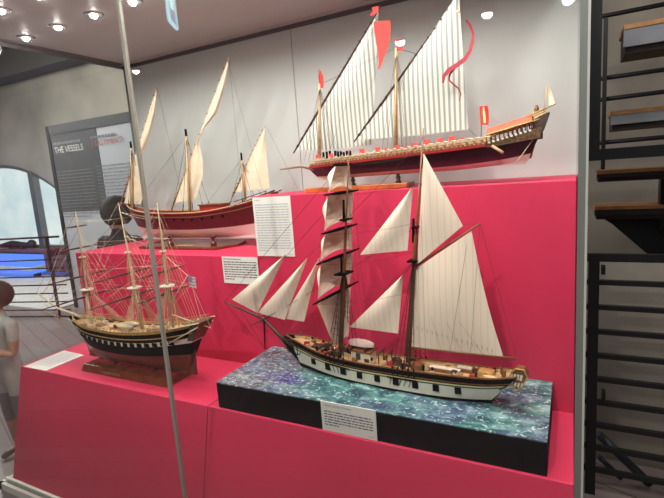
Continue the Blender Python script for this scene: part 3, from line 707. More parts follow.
for a, b in ((Fm[0].lerp(Fm[1],.34), fb1), (Fm[0].lerp(Fm[1],.62), fb1.lerp(fb2,.4)), (Fm[0].lerp(Fm[1],.85), fb1.lerp(fb2,.75)), (Fm[1], fb2), (Mm[0].lerp(Mm[1],.34), Fm[0]+V((.03,0,.02))), (Mm[0].lerp(Mm[1],.62), Fm[0].lerp(Fm[1],.34)), (Mm[0].lerp(Mm[1],.9), Fm[0].lerp(Fm[1],.62)),
             (Zm[0].lerp(Zm[1],.34), Mm[0]), (Zm[0].lerp(Zm[1],.62), Mm[0].lerp(Mm[1],.34)), (Zm[0].lerp(Zm[1],.9), Mm[0].lerp(Mm[1],.62)), (fb1+V((-.01,0,-.075)), fb2), (fb1+V((-.01,0,-.075)), V((-2.36,YFg,.90))), (ge, at(211,328,YFg)), (ge, Zm[0].lerp(Zm[1],.6)),):
    mb.tube([a, b], .0013, 3)
for (B, T), u0 in zip(fm, mus):
    for sd in (-1, 1):
        for k in range(4): mb.tube([F.pt(min(.99, u0+.12+.02*k), .02, sd), B.lerp(T, .62+.1*k)], .0010, 3)
mb.build('stays', ROPET, fri)
mb = MB(); rr = random.Random(2)
for mi, (B, T) in enumerate(fm):
    k = (1, 1.05, .72)[mi]
    prev = None
    for (f, L) in ((.28, .24), (.46, .20), (.70, .115), (.88, .065)):
        c0 = B.lerp(T, f)+V((-.010,0,0)); L *= k; es = (c0+V((.01,-L,0)), c0+V((-.01,L,0)))
        for e in es:
            mb.tube([e, B.lerp(T, min(1, f+.12))], .0006, 3)
            tgt = fm[mi-1] if mi > 0 else (fb1, fb2); mb.tube(sag(e, tgt[0].lerp(tgt[1], .3 if mi == 0 else min(1,f+.05)), .006, 5), .0006, 3)
        if prev:
            for e, q in zip(es, prev): mb.tube([e, q], .0005, 3); mb.tube([e.lerp(c0,.5), q.lerp(c0,.3)], .0004, 3)
        else:
            for e, sd in zip(es, (-1, 1)): mb.tube(sag(e, F.pt(min(.97, mus[mi]+.2), 0, sd), .01, 5), .0006, 3); mb.tube(sag(e, F.pt(max(.05, mus[mi]-.2), 0, sd), .01, 5), .0006, 3)
        prev = es
mb.build('running_rigging', ROPEP, fri)
for x in (-2.2, -2.06, -1.79, -1.56): 
    z = fz((x+2.40)/.915)-.024+.002
    MB().box(x-.035, x+.035, YFg-.022, YFg+.022, z-.002, z+.008).build('hatch', BROWN, fri)
for sd in (-.022, .022):
    z = .955; mb = MB(); mb.ball((-1.98, YFg+sd, z+.02), (.06, .016, .012), 12, 6); mb.build('ship_boat', CREAMSPAR, fri)
rf = random.Random(21)
for k in range(46):
    u = rf.uniform(.06, .95); y = rf.uniform(-.8, .8)*fh(u); p = F.pt(u, .09, 1); c_ = V((p.x, YFg+y, p.z+.003))
    if k % 3 == 0: MB().tube([c_+V((.008*math.cos(t*PI/5), .008*math.sin(t*PI/5), .003+.0004*t)) for t in range(21)], .0022, 5).build('rope_coil', ROPEP, fri)
    elif k % 3 == 1: MB().cbox(c_+V((0,0,.007)), (.024,.012,.014), 0, rf.uniform(-.3,.3)).build('locker', FSPAR if k % 2 else DBROWN, fri)
    else: MB().tube([c_, c_+V((0,0,.022))], [.0035,.003], 6).build('pin', CREAMSPAR, fri)
mb = MB()
for k in range(30):
    for sd in (-1, 1):
        p = F.pt(.08+.9*k/30, 0, sd); mb.tube([p, p+V((0,0,.014))], .0016, 4)
mb.build('hammock_stanchions', FSPAR, fri)
F.rail(0, .0014, dz=.014).build('hammock_rail', ROPET, fri)
for i in range(8):
    for sd in (-1, 1):
        u = .2+.085*i; p = F.pt(u, .12, sd); c_ = V((p.x, YFg+(p.y-YFg)*.82, p.z+.006))
        MB().tube([c_-V((0,sd*.012,0)), c_+V((0,sd*.012,.001))], [.004,.0025], 6).build('deck_gun', BLACK, fri)

# ================================================================== XEBEC
YX = 2.08
xst = thing('ship_stand', 'brown board stand with two turned posts and brass plate under the red hulled model', 'stand', (-2.05, YX, ZM))
MB().prism([(-2.36,1.96,ZM),(-1.755,1.945,ZM),(-1.69,2.08,ZM),(-1.735,2.215,ZM),(-2.36,2.215,ZM)], (0,0,.016)).build('board', BASEW, xst, bevel=.003)
for px in (170, 213):
    x = at(px, 238, YX-.058).x
    MB().lathe((x, YX-.058, ZM+.016), [(.016,0),(.019,.008),(.016,.018),(.006,.024),(.007,.032),(.019,.050),(.021,.056)], 14).build('post', mat('dark_red_post', (.10,.012,.012), .3) if px == 170 else bpy.data.materials['dark_red_post'], xst)
q0, q1 = at(176,244,1.99), at(193,244,1.99); MB().box(q0.x, q1.x, 1.985, 2.012, ZM+.016, ZM+.019).build('brass_plate', BRASS, xst)
xe = thing('model_ship', 'red hulled three-masted model with loosely furled cream lateen sails', 'model ship', (-1.95, YX, ZM+.07))
xz = interp([0, .08, .2, .4, .6, .8, .92, 1], [1.548, 1.520, 1.500, 1.490, 1.492, 1.520, 1.550, 1.578])
xh = interp([0, .04, .12, .3, .55, .8, .93, 1], [.003, .026, .055, .082, .086, .066, .045, .030])
xw = interp([0, .05, .15, .35, .6, .8, .92, 1], [.002, .012, .040, .066, .064, .038, .012, .003])
X = Hull((-2.56, -1.40), (-2.44, -1.56), YX, xz, lambda u: 1.338, xh, xw, lambda t: math.sqrt(max(0, 1-t**3.0)) if t < 1 else .02, 1.0)
X.mesh([0, .05, .14, .17, .40, .62, .66, .76, .86, .94, 1], [1, 0, 1, 0, 0, 0, 2, 2, 2, 2], 50).build('hull', [MAHOG, DARKRED, PALEHULL], xe)
X.deck(.20, .97).build('deck', DECK, xe); X.rail(0, .004, dz=.001).build('rail', SPAR, xe); X.rail(.17, .0025, out=1.01).build('wale', BROWN, xe)
mb = MB(); mb.prism([(-2.44,YX-.004,1.332),(-1.545,YX-.004,1.332),(-1.53,YX-.004,1.345),(-2.45,YX-.004,1.345)], (0,.008,0)); mb.build('keel', PALEHULL, xe)
MB().prism([(-1.548,YX-.004,1.34),(-1.50,YX-.004,1.34),(-1.45,YX-.004,1.53),(-1.48,YX-.004,1.53)], (0,.008,0)).build('rudder', MAHOG, xe)
MB().tube([(-2.54,YX,1.545), at(118,203,YX)], [.010,.004], 8).build('beak', MAHOG, xe)
for sd in (-1, 1):
    for i in range(9):
        p = X.pt(.22+.065*i, .26, sd); MB().cbox(p, (.012,.006,.012)).build('gun_port', BLACK, xe)
# stern platform rails
mb = MB()
for sd in (-1,1): mb.tube([X.pt(.80,0,sd)+V((0,0,.0)), X.pt(1,0,sd)+V((.015,0,.008))], .004, 5); mb.tube([X.pt(.80,0,sd)+V((0,0,.02)), X.pt(.97,0,sd)+V((0,0,.02))], .0025, 5)
for u in (.84,.9,.96): 
    for sd in (-1,1): mb.tube([X.pt(u,0,sd), X.pt(u,0,sd)+V((.01,0,.026))], .002, 4)
mb.build('stern_rail', MAHOG, xe)
q = at(214, 206, YX); MB().box(q.x-.075, q.x+.075, YX-.04, YX+.04, 1.49, 1.525).build('cabin', RED, xe)
MB().box(q.x-.082, q.x+.082, YX-.046, YX+.046, 1.525, 1.531).build('cabin_roof', BROWN, xe)
def lat(mb_px, mt_px, yl_px, yh_px, left, right, r=.010, fold=.008, yo=0):
    B, T = at(*mb_px, YX), at(*mt_px, YX)
    MB().tube([B, T], [r, r*.6], 10).build('mast', SPAR, xe)
    MB().tube([T-V((0,0,.012)), T+V((0,0,.028))], [r*.75,r*.7], 8).build('mast_cap', BLACK, xe)
    yy = YX+.022+yo
    A, C = at(*yl_px, yy), at(*yh_px, yy)
    MB().tube([A, A.lerp(C,.35), A.lerp(C,.7), C], [.0045,.0065,.005,.002], 8).build('lateen_yard', SPAR, xe)
    n = 40; k = len(left)
    def samp(pl, s):
        f = s*(len(pl)-1); i = min(int(f), len(pl)-2); a, b = pl[i], pl[i+1]; t = f-i; return (a[0]+(b[0]-a[0])*t, a[1]+(b[1]-a[1])*t)
    P = []
    for i in range(n+1):
        s = i/n; l, r_ = samp(left, s), samp(right, s); row = []
        for j in range(17):
            u = j/16; amp = fold*min(1, s*6)*(.25+.75*u)
            row.append(at(l[0]+(r_[0]-l[0])*u, l[1]+(r_[1]-l[1])*u, yy-.008+amp*math.sin(u*PI*2.2+s*1.6)))
        P.append(row)
    MB().sheet(P, .0012).build('lateen_sail', SAILC, xe)
    mb = MB()
    for i in range(1, 15):
        c = A.lerp(C, i/15); mb.tube([c+V((.008*math.cos(a*PI/4), .008*math.sin(a*PI/4), 0)) for a in range(9)], .0022, 4)
    mb.build('sail_lashings', ROPE, xe)
    mb = MB()
    for sd in (-1, 1):
        for d in (-.06, .03, .09):
            u = min(.97, max(.03, (B.x+d+2.56)/1.16)); e = X.pt(u, .02, sd); mb.tube([e, T-V((0,0,.02))], .0011, 3); mb.tube([e+V((0,0,.01)), e.lerp(T,.12)], .0026, 5)
    mb.tube([C, at(mb_px[0]+52, mb_px[1]-12, YX)], .0007, 3); mb.tube([T, A.lerp(C,.4)], .0012, 3)
    mb.build('shrouds', ROPE, xe)
lat((190.5,217), (186,134), (171,211), (229,57), [(227.5,62),(205,119),(190,160),(175,203)], [(228.5,62),(226,82),(217,113),(204,128),(198,140),(203,160),(203,176),(196,199)])
lat((132,218), (131,146), (120,206), (157,87), [(156,92),(143,130),(134,158),(124,205)], [(156.8,92),(154.5,115),(150,135),(141,157),(140,166),(144,180),(143,195),(141,204)], .009)
lat((245.5,200), (241.5,158), (232,197), (265.5,125), [(264,129),(253,151),(244,172),(236,192)], [(264.6,129),(266,150),(268,172),(269.5,188)], .007, .006)
rx = random.Random(4)
for k in range(22):
    u = rx.uniform(.12, .85); y = rx.uniform(-.05, .05); p = X.pt(u, .20, 1)
    if k % 2: MB().lathe((p.x, YX+y, p.z), [(.007,0),(.009,.009),(.007,.020)], 8).build('cask', DBROWN, xe)
    else: MB().tube([(p.x, YX+y-.02, p.z+.012), (p.x, YX+y+.02, p.z+.014)], [.006,.004], 6).build('deck_gun', BLACK, xe)
mb = MB(); mb.tube([at(186,136,YX), at(133,208,YX)], .0007, 3); mb.tube([at(228,60,YX-.03), at(262,190,YX)], .0006, 3); mb.tube([at(241,160,YX), at(200,212,YX)], .0006, 3); mb.build('stays', ROPE, xe)

# ================================================================== GALLEY
YG = 1.90
gst = thing('ship_stand', 'long orange brown wooden board with turned posts under the galley model', 'stand', (-.85, YG, ZU))
MB().box(-1.085, -.60, 1.845, 1.955, ZU, ZU+.022).build('board', BASEO, gst, bevel=.003)
for x in (-.865, -.655): MB().lathe((x, YG, ZU+.022), [(.012,0),(.013,.006),(.006,.012),(.011,.022),(.006,.030),(.010,.040)], 12).build('post', DBROWN, gst)
ga = thing('model_ship', 'galley model with two grey striped lateen sails and many oars', 'model ship', (-.6, YG, ZU+.06))
gz = interp([0, .1, .3, .5, .7, .85, .93, 1], [1.690, 1.691, 1.696, 1.702, 1.712, 1.728, 1.752, 1.795])
gh = interp([0, .04, .12, .3, .6, .8, .93, 1], [.003, .018, .038, .053, .056, .050, .036, .024])
gw = interp([0, .05, .15, .35, .6, .8, .93, 1], [.002, .008, .024, .042, .044, .030, .010, .003])
G = Hull((-1.095, -.082), (-1.03, -.150), YG, gz, lambda u: 1.630+.012*max(0, (u-.7)/.3), gh, gw, lambda t: math.sqrt(max(0, 1-t**3.2)) if t < 1 else .02, 1.0)
G.mesh([0, .10, .20, .50, .76, .79, .85, .91, .96, 1], [1, 0, 0, 0, 3, 2, 2, 2, 2], 50).build('hull', [PURPLE, RED, PALEHULL, MAHOG], ga)
G.deck(.06, .97).build('deck', DECK, ga)
MB().tube([G.pt(0,.2,0)+V((.03,0,0)), (-1.12,YG,1.698), at(280,169.5,YG)], [.012,.009,.004], 8).build('spur', mat('grey_spur', (.30,.24,.18), .5), ga)
mb = MB(); mb.prism([(-1.03,YG-.004,1.626),(-.150,YG-.004,1.638),(-.150,YG-.004,1.648),(-1.03,YG-.004,1.636)], (0,.008,0)); mb.build('keel', PALEHULL, ga)
# outrigger (rowing frame) each side
OUT = mat('gilt_fretwork', (.22,.07,.05), .5, var=.55, scale=180)
for sd in (-1, 1):
    mb = MB(); ys = YG+sd*.080
    a, b = V((-1.035, ys, 1.700)), V((-.285, ys, 1.727))
    mb.hexa([(a.x,min(ys,ys-sd*.03),a.z-.012),(b.x,min(ys,ys-sd*.03),b.z-.012),(b.x,max(ys,ys-sd*.03),b.z-.012),(a.x,max(ys,ys-sd*.03),a.z-.012),
             (a.x,min(ys,ys-sd*.03),a.z),(b.x,min(ys,ys-sd*.03),b.z),(b.x,max(ys,ys-sd*.03),b.z),(a.x,max(ys,ys-sd*.03),a.z)])
    mb.build('outrigger', OUT, ga)
    mb = MB(); mb.tube([a+V((0,sd*.003,-.014)), b+V((0,sd*.003,-.014))], .006, 4); mb.build('red_strake', RED, ga)
    mb = MB(); mb.tube([a+V((0,0,.012)), b+V((0,0,.012))], .003, 4)
    for k in range(27): q = a.lerp(b, k/26); mb.tube([q, q+V((0,0,.012))], .0015, 4)
    mb.build('outrigger_rail', CREAMSPAR, ga)
    mb = MB()
    for k in range(46): q = a.lerp(b, (k+.5)/46)+V((0,sd*.002,-.005)); mb.cbox(q, (.006,.003,.004))
    mb.build('gilt_panels', GOLD, ga)
mb = MB()
for k in range(26):
    x = -1.02+.0285*k; z = 1.703+(x+1.035)*.036; mb.box(x-.004, x+.004, YG-.075, YG+.075, z+.004, z+.010)
mb.build('rowing_benches', CREAMSPAR, ga)
mb = MB(); mb.hexa([(-1.04,YG-.012,1.70),(-.28,YG-.012,1.73),(-.28,YG+.012,1.73),(-1.04,YG+.012,1.70),(-1.04,YG-.012,1.718),(-.28,YG-.012,1.748),(-.28,YG+.012,1.748),(-1.04,YG+.012,1.718)]); mb.build('gangway', SPAR, ga)
om = None
for sd in (-1, 1):
    for k in range(25):
        x = -1.015+.029*k; z = 1.707+(x+1.035)*.036+.006
        if om is None:
            om = MB().tube([(x,YG-.015,z+.008), (x+.035,YG-.10,z+.006), (x+.060,YG-.150,z+.001)], [.0022,.0026,.0034], 5).build('oar', CREAMSPAR, ga); x00, z00 = x, z
        else:
            o = om.copy(); COL.objects.link(o); o.parent = ga; o.location = (x-x00, 0, z-z00)
            if sd == 1: o.scale = (1, -1, 1)
rb = None
BANN = mat('coral_red_banner', (.78,.07,.06), .8)
for i, (px, py) in enumerate(((318,157),(331,156),(362,151),(378,149.5),(387,149),(397,147.5),(407,147),(415,145),(427,142.5),(440,140.5),(452,138.5),(462,139))):
    q = at(px, py, YG-.05)
    mb = MB(); s_ = .011 if i not in (4, 6, 11) else .007
    mb.box(q.x-s_, q.x+s_, q.y-.001, q.y+.001, q.z-s_*.8, q.z+s_*.8); mb.tube([q-V((s_,0,.035)), q+V((-s_,0,s_))], .0013, 4); mb.build('banner', BANN, ga)
mb = MB(); rr = random.Random(8)
for i in range(9):
    q = at(324+i*3.4+rr.uniform(-1,1), 154+rr.uniform(-1,1), YG+.02); mb.box(q.x-.004, q.x+.004, q.y-.004, q.y+.004, q.z-.025, q.z+.012)
mb.build('bow_guns', BLACK, ga)
# stern cabin with arched red roof
cab0, cab1 = -.285, -.130
mb = MB()
def cz(x): return 1.758+(x-cab0)*.205
P = []
for i in range(9):
    x = cab0+(cab1-cab0)*i/8; row = []
    for j in range(13):
        a = PI*j/12; row.append((x, YG-.062*math.cos(a), cz(x)-.004+.024*math.sin(a)))
    P.append(row)
mb.sheet(P, .004, (0,0,1)).build('cabin_roof', mat('coral_roof', (.70,.10,.05), .6, var=.1, scale=30), ga)
for sd in (-1, 1):
    mb = MB(); y = YG+sd*.062; mb.tube([(cab0-.005,y,cz(cab0-.005)-.006),(cab1+.005,y,cz(cab1+.005)-.006)], .004, 5); mb.build('roof_edge', GOLD, ga)
    mb = MB()
    for i in range(11): x = cab0+(cab1-cab0)*i/10; mb.tube([(x,y,cz(x)-.034),(x,y,cz(x)-.006)], .0022, 5)
    mb.build('cabin_posts', DBROWN, ga)
    mb = MB(); ya, yb = sorted((y+sd*.002, y-sd*.006)); mb.hexa([(cab0,ya,1.705),(cab1+.03,ya,1.725),(cab1+.03,yb,1.725),(cab0,yb,1.705),(cab0,ya,cz(cab0)-.030),(cab1+.03,ya,cz(cab1+.03)-.034),(cab1+.03,yb,cz(cab1+.03)-.034),(cab0,yb,cz(cab0)-.030)]); mb.build('cabin_side', mat('carved_gilt', (.11,.055,.025), .45, .2, var=.8, scale=150) if sd < 0 else bpy.data.materials['carved_gilt'], ga)
    mb = MB()
    for i in range(10): x = cab0+.01+(cab1-cab0)*i/10; mb.cbox((x, y+sd*.003, cz(x)-.036), (.008,.003,.007))
    mb.build('balustrade', WHITE, ga)
mb = MB(); mb.prism([(cab1+.005,YG-.04,1.725),(-.095,YG-.04,1.755),(-.075,YG-.04,1.812),(-.105,YG-.04,1.800),(cab1,YG-.04,1.785)], (0,.08,0)); mb.build('poop', DBROWN, ga)
mb = MB()
for k in range(4):
    for sd in (-1,1): mb.tube([(cab1-.02,YG+sd*.045,1.775+.010*k),(-.085,YG+sd*.035,1.800+.009*k)], .0022, 5)
mb.tube([(cab1-.02,YG-.04,1.80),(-.055,YG-.02,1.838)], .0025, 5); mb.build('stern_rails', GOLD, ga)
MB().lathe((-.118, YG, 1.815), [(.003,0),(.008,.006),(.009,.018),(.004,.024),(.006,.028)], 10).build('stern_lantern', BROWN, ga)
MB().tube([(-.10,YG-.002,1.80), (-.140,YG-.002,1.655)], [.005,.004], 6).build('rudder_post', BROWN, ga)
mb = MB(); mb.tube([at(531,140,YG-.05), at(536,135,YG-.05), at(520,158,YG-.05), at(516,162,YG-.05)], .0018, 5); mb.build('stern_ladder', CREAMSPAR, ga)
MB().tube([at(492,146,YG-.075), at(503,153,YG-.09)], .006, 5).build('landing_step', SPAR, ga)
# masts and sails
def gm(b, t, r): 
    B, T = at(*b, YG), at(*t, YG); MB().tube([B, T], [r, r*.55], 10).build('mast', SPAR, ga); return B, T
M1 = gm((396,146), (396,48), .009); M2 = gm((319.5,158), (319.5,84), .008)
def gsail(yl, yh, left, right, bottom_l, bottom_r, yoff):
    Y = YG+yoff; A, C = at(*yl, Y), at(*yh, Y)
    MB().tube([A, A.lerp(C,.3), A.lerp(C,.65), C], [.003,.0055,.0045,.002], 8).build('lateen_yard', DBROWN, ga)
    mb = MB()
    for i in range(1, 18): 
        c = A.lerp(C, i/18); d = (C-A).normalized(); mb.tube([c-d*.003, c+d*.003], .0066, 6)
    mb.build('yard_lashings', ROPE, ga)
    TL, TR, BL, BR = at(*left, Y), at(*right, Y), at(*bottom_l, Y), at(*bottom_r, Y)
    P = quad(TL, TR, BR, BL, 20, 24, (0,-.016,0), foot=-.006)
    MB().sheet(P, .0012).build('lateen_sail', SAILG, ga); return A, C
S1 = gsail((293.5,153), (382,4), (378,13), (378.6,13), (297,150.5), (372,144.5), .075)
S2 = gsail((354,142), (462,-9), (457,-5), (459,-5), (358,139.5), (468,129), .034)
for f, (a, b) in (('lower', ((333,119),(362,125))),): pass
mb = MB()
for (B, T) in (M1, M2):
    for sd in (-1, 1):
        for k in range(6): mb.tube([V((B.x-.04+.022*k, YG+sd*.07, 1.715)), T-V((0,0,.01))], .0007, 3)
    
mb.build('shrouds', ROPE, ga)
mb = MB(); mb.tube([M1[1], S2[0].lerp(S2[1],.62)], .0012, 3); mb.tube([M1[1], M2[1].lerp(M1[1],.2)], .0005, 3); mb.tube([S1[1], at(330,150,YG)], .0006, 3); mb.tube([at(468,129,YG-.03), at(480,140,YG)], .0008, 3); mb.tube([at(381,60,YG), at(363,105,YG)], .0006, 3); mb.tube([M2[1], S1[0].lerp(S1[1],.55)], .0008, 3); mb.build('running_rigging', ROPE, ga)
# flags and pennants
def ribbon(name, cl, wd, m, Y, wave=.010):
    P = []
    for i, ((x, y), w_) in enumerate(zip(cl, wd)):
        nx, ny = cl[min(i+1,len(cl)-1)][0]-cl[max(i-1,0)][0], cl[min(i+1,len(cl)-1)][1]-cl[max(i-1,0)][1]; L = math.hypot(nx, ny) or 1
        P.append([at(x-ny/L*w_*s, y+nx/L*w_*s, Y+wave*math.sin(i*.9)*1.0+.004*s) for s in (-.5, 0, .5)])
    return MB().sheet(P, .0014).build(name, m, ga)
ribbon('pennant', [(382,21),(382.5,32),(382.5,44),(382,54),(380.5,62),(379,69)], [17,16,12.5,7,3.5,1.5], REDFL, YG-.02, .006)
ribbon('pennant', [(375,7),(376,11),(373,14),(370,15)], [7,5,3,1], REDFL, YG-.01, .004)
ribbon('swallowtail_pennant', [(466,20),(470,25),(473,33),(472.5,42),(470,51),(465,59),(457,65),(449,70),(444,76),(443,83)], [2,2.5,2.6,3,3.2,4,4.5,4.5,3.5,2], DARKRED, YG-.05, .006)
ribbon('swallowtail_pennant', [(462,62),(455,68),(450,74),(449,80),(453,84),(458,88),(461,94),(459,101)], [2,2,2,1.8,1.6,1.4,1.2,.8], DARKRED, YG-.045, .005)
MB().box(at(460,14,YG).x-.004, at(460,14,YG).x+.006, YG-.035, YG-.03, at(460,14,YG).z-.004, at(460,14,YG).z+.004).build('yard_block', GOLD, ga)
ribbon('masthead_flag', [(399,39),(399,43),(400,47),(400,51)], [6,8,7,5], REDFL, YG, .004)
MB().tube([M2[1], at(319,69,YG)], .0016, 5).build('flag_staff', BROWN, ga); ribbon('masthead_flag', [(320,71),(321,77),(321.5,83),(322,88)], [2,5,4.5,3], REDFL, YG, .004)
MB().tube([at(481,140,YG), at(482,106,YG)], .0016, 5).build('flag_staff', BROWN, ga)
ribbon('banner_flag', [(483.5,106),(484,112),(484.5,118),(484.5,125)], [8,9,9,8], REDFL, YG-.004, .006); ribbon('flag_cross', [(483.5,107),(484,113),(484.5,118),(484.8,123)], [1.5,2.5,2.5,2], YELLOW, YG-.008, .006)
MB().tube([at(542.5,116,YG), at(547,86,YG)], .0018, 5).build('flag_staff', SPAR, ga)
ribbon('stern_flag', [(548,86),(549.5,92),(551,98),(552,105)], [2,4,5,6], SAILC, YG, .006)

# ================================================================== BACKGROUND LEFT
PTXT = mat('panel_ink_light', (.25,.25,.27), .8); PTXT2 = mat('panel_ink_grey', (.25,.26,.30), .8)
pn = thing('information_panel', 'tall grey information panel headed THE VESSELS behind the case', 'panel', (-5.2, 4.14, 0))
yp_ = 4.1
px0, px1, pzt = -6.42, -4.25, 2.55
MB().box(px0, px1, yp_, yp_+.10, 0, pzt).build('board', mat('lavender_grey_panel', (.60,.62,.66), .6), pn)
MB().box(px0-.02, px0+.05, yp_-.012, yp_+.11, 0, pzt+.02).build('edge_strip', mat('charcoal_edge', (.03,.03,.035), .6), pn)
MB().box(px0-.02, px1, yp_-.010, yp_+.11, pzt-.10, pzt+.02).build('top_strip', mat('charcoal_top', (.10,.10,.11), .6), pn)
MB().box(px0+.05, -5.42, yp_-.006, yp_, 1.40, pzt-.09).build('dark_block', mat('charcoal_block', (.10,.10,.112), .6), pn)
def ptx(name, px, py, size, txt, m, w): 
    q = at(px, py, yp_-.009); return text_mesh(name, txt, size, q, m, pn, scx=w)
ptx('heading', 55, 153.5, .115, 'THE VESSELS', WHITEINK, .95); ptx('heading', 92, 146.5, .105, 'I BASTIMENTI', REDINK, .95)
for px, py, w_, h, n, m, fl_ in ((53,143.0,.72,.06,1,PTXT,.6),(90,136.5,.62,.05,1,PTXT2,.6),(57,172,.75,.66,15,PTXT,.26),(96,166,.75,.66,15,PTXT2,.26)):
    q = at(px, py, yp_-.009); word_lines(MB(), q, w_, h, n, fl_, seed=int(px), last=.8).build('body_text', m, pn)
# railing in front of the window
RAILM = mat('railing_bar', (.03,.028,.03), .5)
rl = thing('railing', 'dark horizontal-bar railing in front of the arched window', 'railing', (-7.6, 3.6, 0))
ra, rb_ = V((-8.6, 3.0, 0)), V((-5.95, 3.72, 0))
for k, z in enumerate((1.10, .80, .685, .57, .455, .34, .225, .11, .02)):
    MB().tube([ra+V((0,0,z)), rb_+V((0,0,z))], .014 if k == 0 else .0095, 8).build('bar', RAILM, rl)
for f in (.02, .40, .93): q = ra.lerp(rb_, f); MB().box(q.x-.018, q.x+.018, q.y-.012, q.y+.012, 0, 1.1).build('post', RAILM, rl)
# pale lit floor and blue light beyond the railing
struct(MB().box(-14.5, -6.6, 3.85, 5.6, 0, .02).build('trim_2', mat('white_floor', (.66,.66,.66), .5, var=.08)))
bl = thing('light_table', 'low table with a glowing blue top beyond the railing', 'table', (-10.5, 5.9, 0))
MB().box(-13.5, -9.55, 5.3, 6.6, .18, .24).build('top', mat('white_table', (.7,.7,.72), .5), bl)
MB().box(-13.46, -9.6, 5.28, 6.56, .10, .18).build('skirt', emis('blue_skirt', (.10,.25,.95), .9), bl)
MB().box(-13.45, -9.6, 5.34, 6.56, .24, .25).build('screen', emis('blue_screen', (.10,.25,.95), .95), bl)
for x, y in ((-13.3,5.5),(-9.7,5.5),(-13.3,6.4),(-9.7,6.4)): MB().box(x-.05,x+.05,y-.05,y+.05,0,.18).build('leg', RAILM, bl)
ac = thing('armchair', 'dark mauve armchair beside the glowing blue table', 'armchair', (-9.0, 5.9, 0))
MAUVE = mat('mauve_cloth', (.10,.06,.09), .9, var=.2)
MB().box(-9.35,-8.55,5.5,6.3,.12,.42).build('seat', MAUVE, ac, bevel=.04); MB().box(-9.35,-8.55,6.2,6.42,.3,.85).build('backrest', MAUVE, ac, bevel=.05)
for x in (-9.4,-8.62): MB().box(x,x+.12,5.5,6.3,.12,.58).build('armrest', MAUVE, ac, bevel=.03)
for x in (-9.3,-8.62):
    for y in (5.56,6.3): MB().box(x,x+.05,y-.025,y+.025,0,.12).build('leg', RAILM, ac)
sn = thing('sill_ornament', 'dark lumpy ornament lying on the arched window sill', 'ornament', (-12.6, 6.9, sill))
ledge = struct(MB().box(xa0, xa1, 6.78, 7.0, sill-.08, sill).build('trim_3', WF))
mb = MB(); mb.tube([(-13.5,6.88,sill+.08),(-13.0,6.88,sill+.13),(-12.3,6.88,sill+.10)], [.05,.09,.06], 10); mb.build('barrel', mat('dark_iron', (.05,.045,.05), .6), sn)
MB().box(-13.1,-12.5,6.82,6.94,sill,sill+.06).build('carriage', DBROWN, sn); MB().ball((-12.15,6.88,sill+.13), .11).build('finial', bpy.data.materials['dark_iron'], sn)

# ================================================================== BACKGROUND RIGHT
rr_ = thing('railing', 'black metal railing with horizontal bars below the stair at right', 'railing', (.7, 2.4, 0))
YR = 2.4
zt = at(600,257,YR).z
for k in range(11):
    z = zt - .118*k if k else zt
    if z < .03: break
    MB().box(.045, 2.2, YR-.012, YR+.012, z-(.020 if k == 0 else .011), z+(.016 if k == 0 else .011)).build('bar', BLKMET, rr_)
for x in (.092, 1.1, 2.1): MB().box(x-.022, x+.022, YR-.022, YR+.022, 0, zt).build('post', BLKMET, rr_)
mb = MB(); q = at(603.5,270,YR-.02); q2 = at(603.5,395.5,YR-.02)
for c in (q, q2): mb.box(c.x-.008, c.x+.008, YR-.02, YR+.02, c.z-.022, c.z+.016)
mb.build('bracket', BLKMET, rr_)
# lower sloping handrail behind
lr = thing('sloping_railing', 'dark blue grey sloping stair handrail behind the black bars', 'railing', (.6, 3.4, 0))
DB = mat('blue_black_steel', (.03,.036,.05), .35, .3)
yl = 2.52
def zof(px, py): return at(px, py, yl)
a, b = at(600,435,yl), at(664,500,yl)
a2 = at(664,500,yl)
mb = None
flz = .0
for dy in (0, 22, 44):
    p, q = at(598,434+dy,yl), at(650,484+dy,yl)
    if p.z < .05: continue
    d = (q-p); 
    if q.z < .03: q = p + d*((p.z-.03)/(p.z-q.z))
    MB().tube([p, q], .022 if dy == 0 else .014, 6).build('rail', DB, lr)
struct(MB().box(.05, 3.2, 2.72, 2.82, 0, 1.13).build('wall_low', CONC))
# steps of the staircase
stc = thing('staircase', 'dark steel staircase with wooden treads at far right', 'staircase', (.6, 3.4, 0))
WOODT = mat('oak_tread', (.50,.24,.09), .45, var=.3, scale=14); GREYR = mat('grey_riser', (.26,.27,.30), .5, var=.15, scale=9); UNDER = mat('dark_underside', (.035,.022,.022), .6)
for (px, py, pyb, Y, dpt) in ((624,25,47,3.0,.30), (611,111.5,125,3.3,.30), (597,171,178,3.6,.30), (595,207,216,3.9,.34)):
    q = at(px, py, Y); qb = at(px, pyb, Y); x0 = q.x; x1 = 2.2; zt_, zb_ = q.z, qb.z
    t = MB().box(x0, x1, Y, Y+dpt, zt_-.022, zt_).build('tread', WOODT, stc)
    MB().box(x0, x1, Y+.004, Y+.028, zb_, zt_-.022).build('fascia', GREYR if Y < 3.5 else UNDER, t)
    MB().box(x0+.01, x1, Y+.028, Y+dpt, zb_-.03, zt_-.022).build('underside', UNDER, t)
MB().box(at(596,0,3.1).x-.03, at(596,0,3.1).x+.03, 3.07, 3.13, at(596,160,3.1).z, 3.4).build('post', BLKMET, stc)
MB().box(at(591,0,2.9).x-.02, at(591,0,2.9).x+.012, 2.88, 2.92, at(596,160,2.9).z, 3.4).build('post', BLKMET, stc)
q = at(606,18,4.3); MB().box(q.x-.014, q.x+.014, 4.28, 4.32, 1.5, q.z).build('baluster', BLKMET, stc)
for (p0, p1) in (((600,17),(664,7)), ((600,79),(664,68)), ((600,100),(664,92)), ((600,143),(664,138))):
    a = at(*p0, 4.3); z = a.z; MB().tube([(a.x-.1, 4.3, z), (2.2, 4.3, z+.02)], .017, 6).build('handrail', BLKMET, stc)
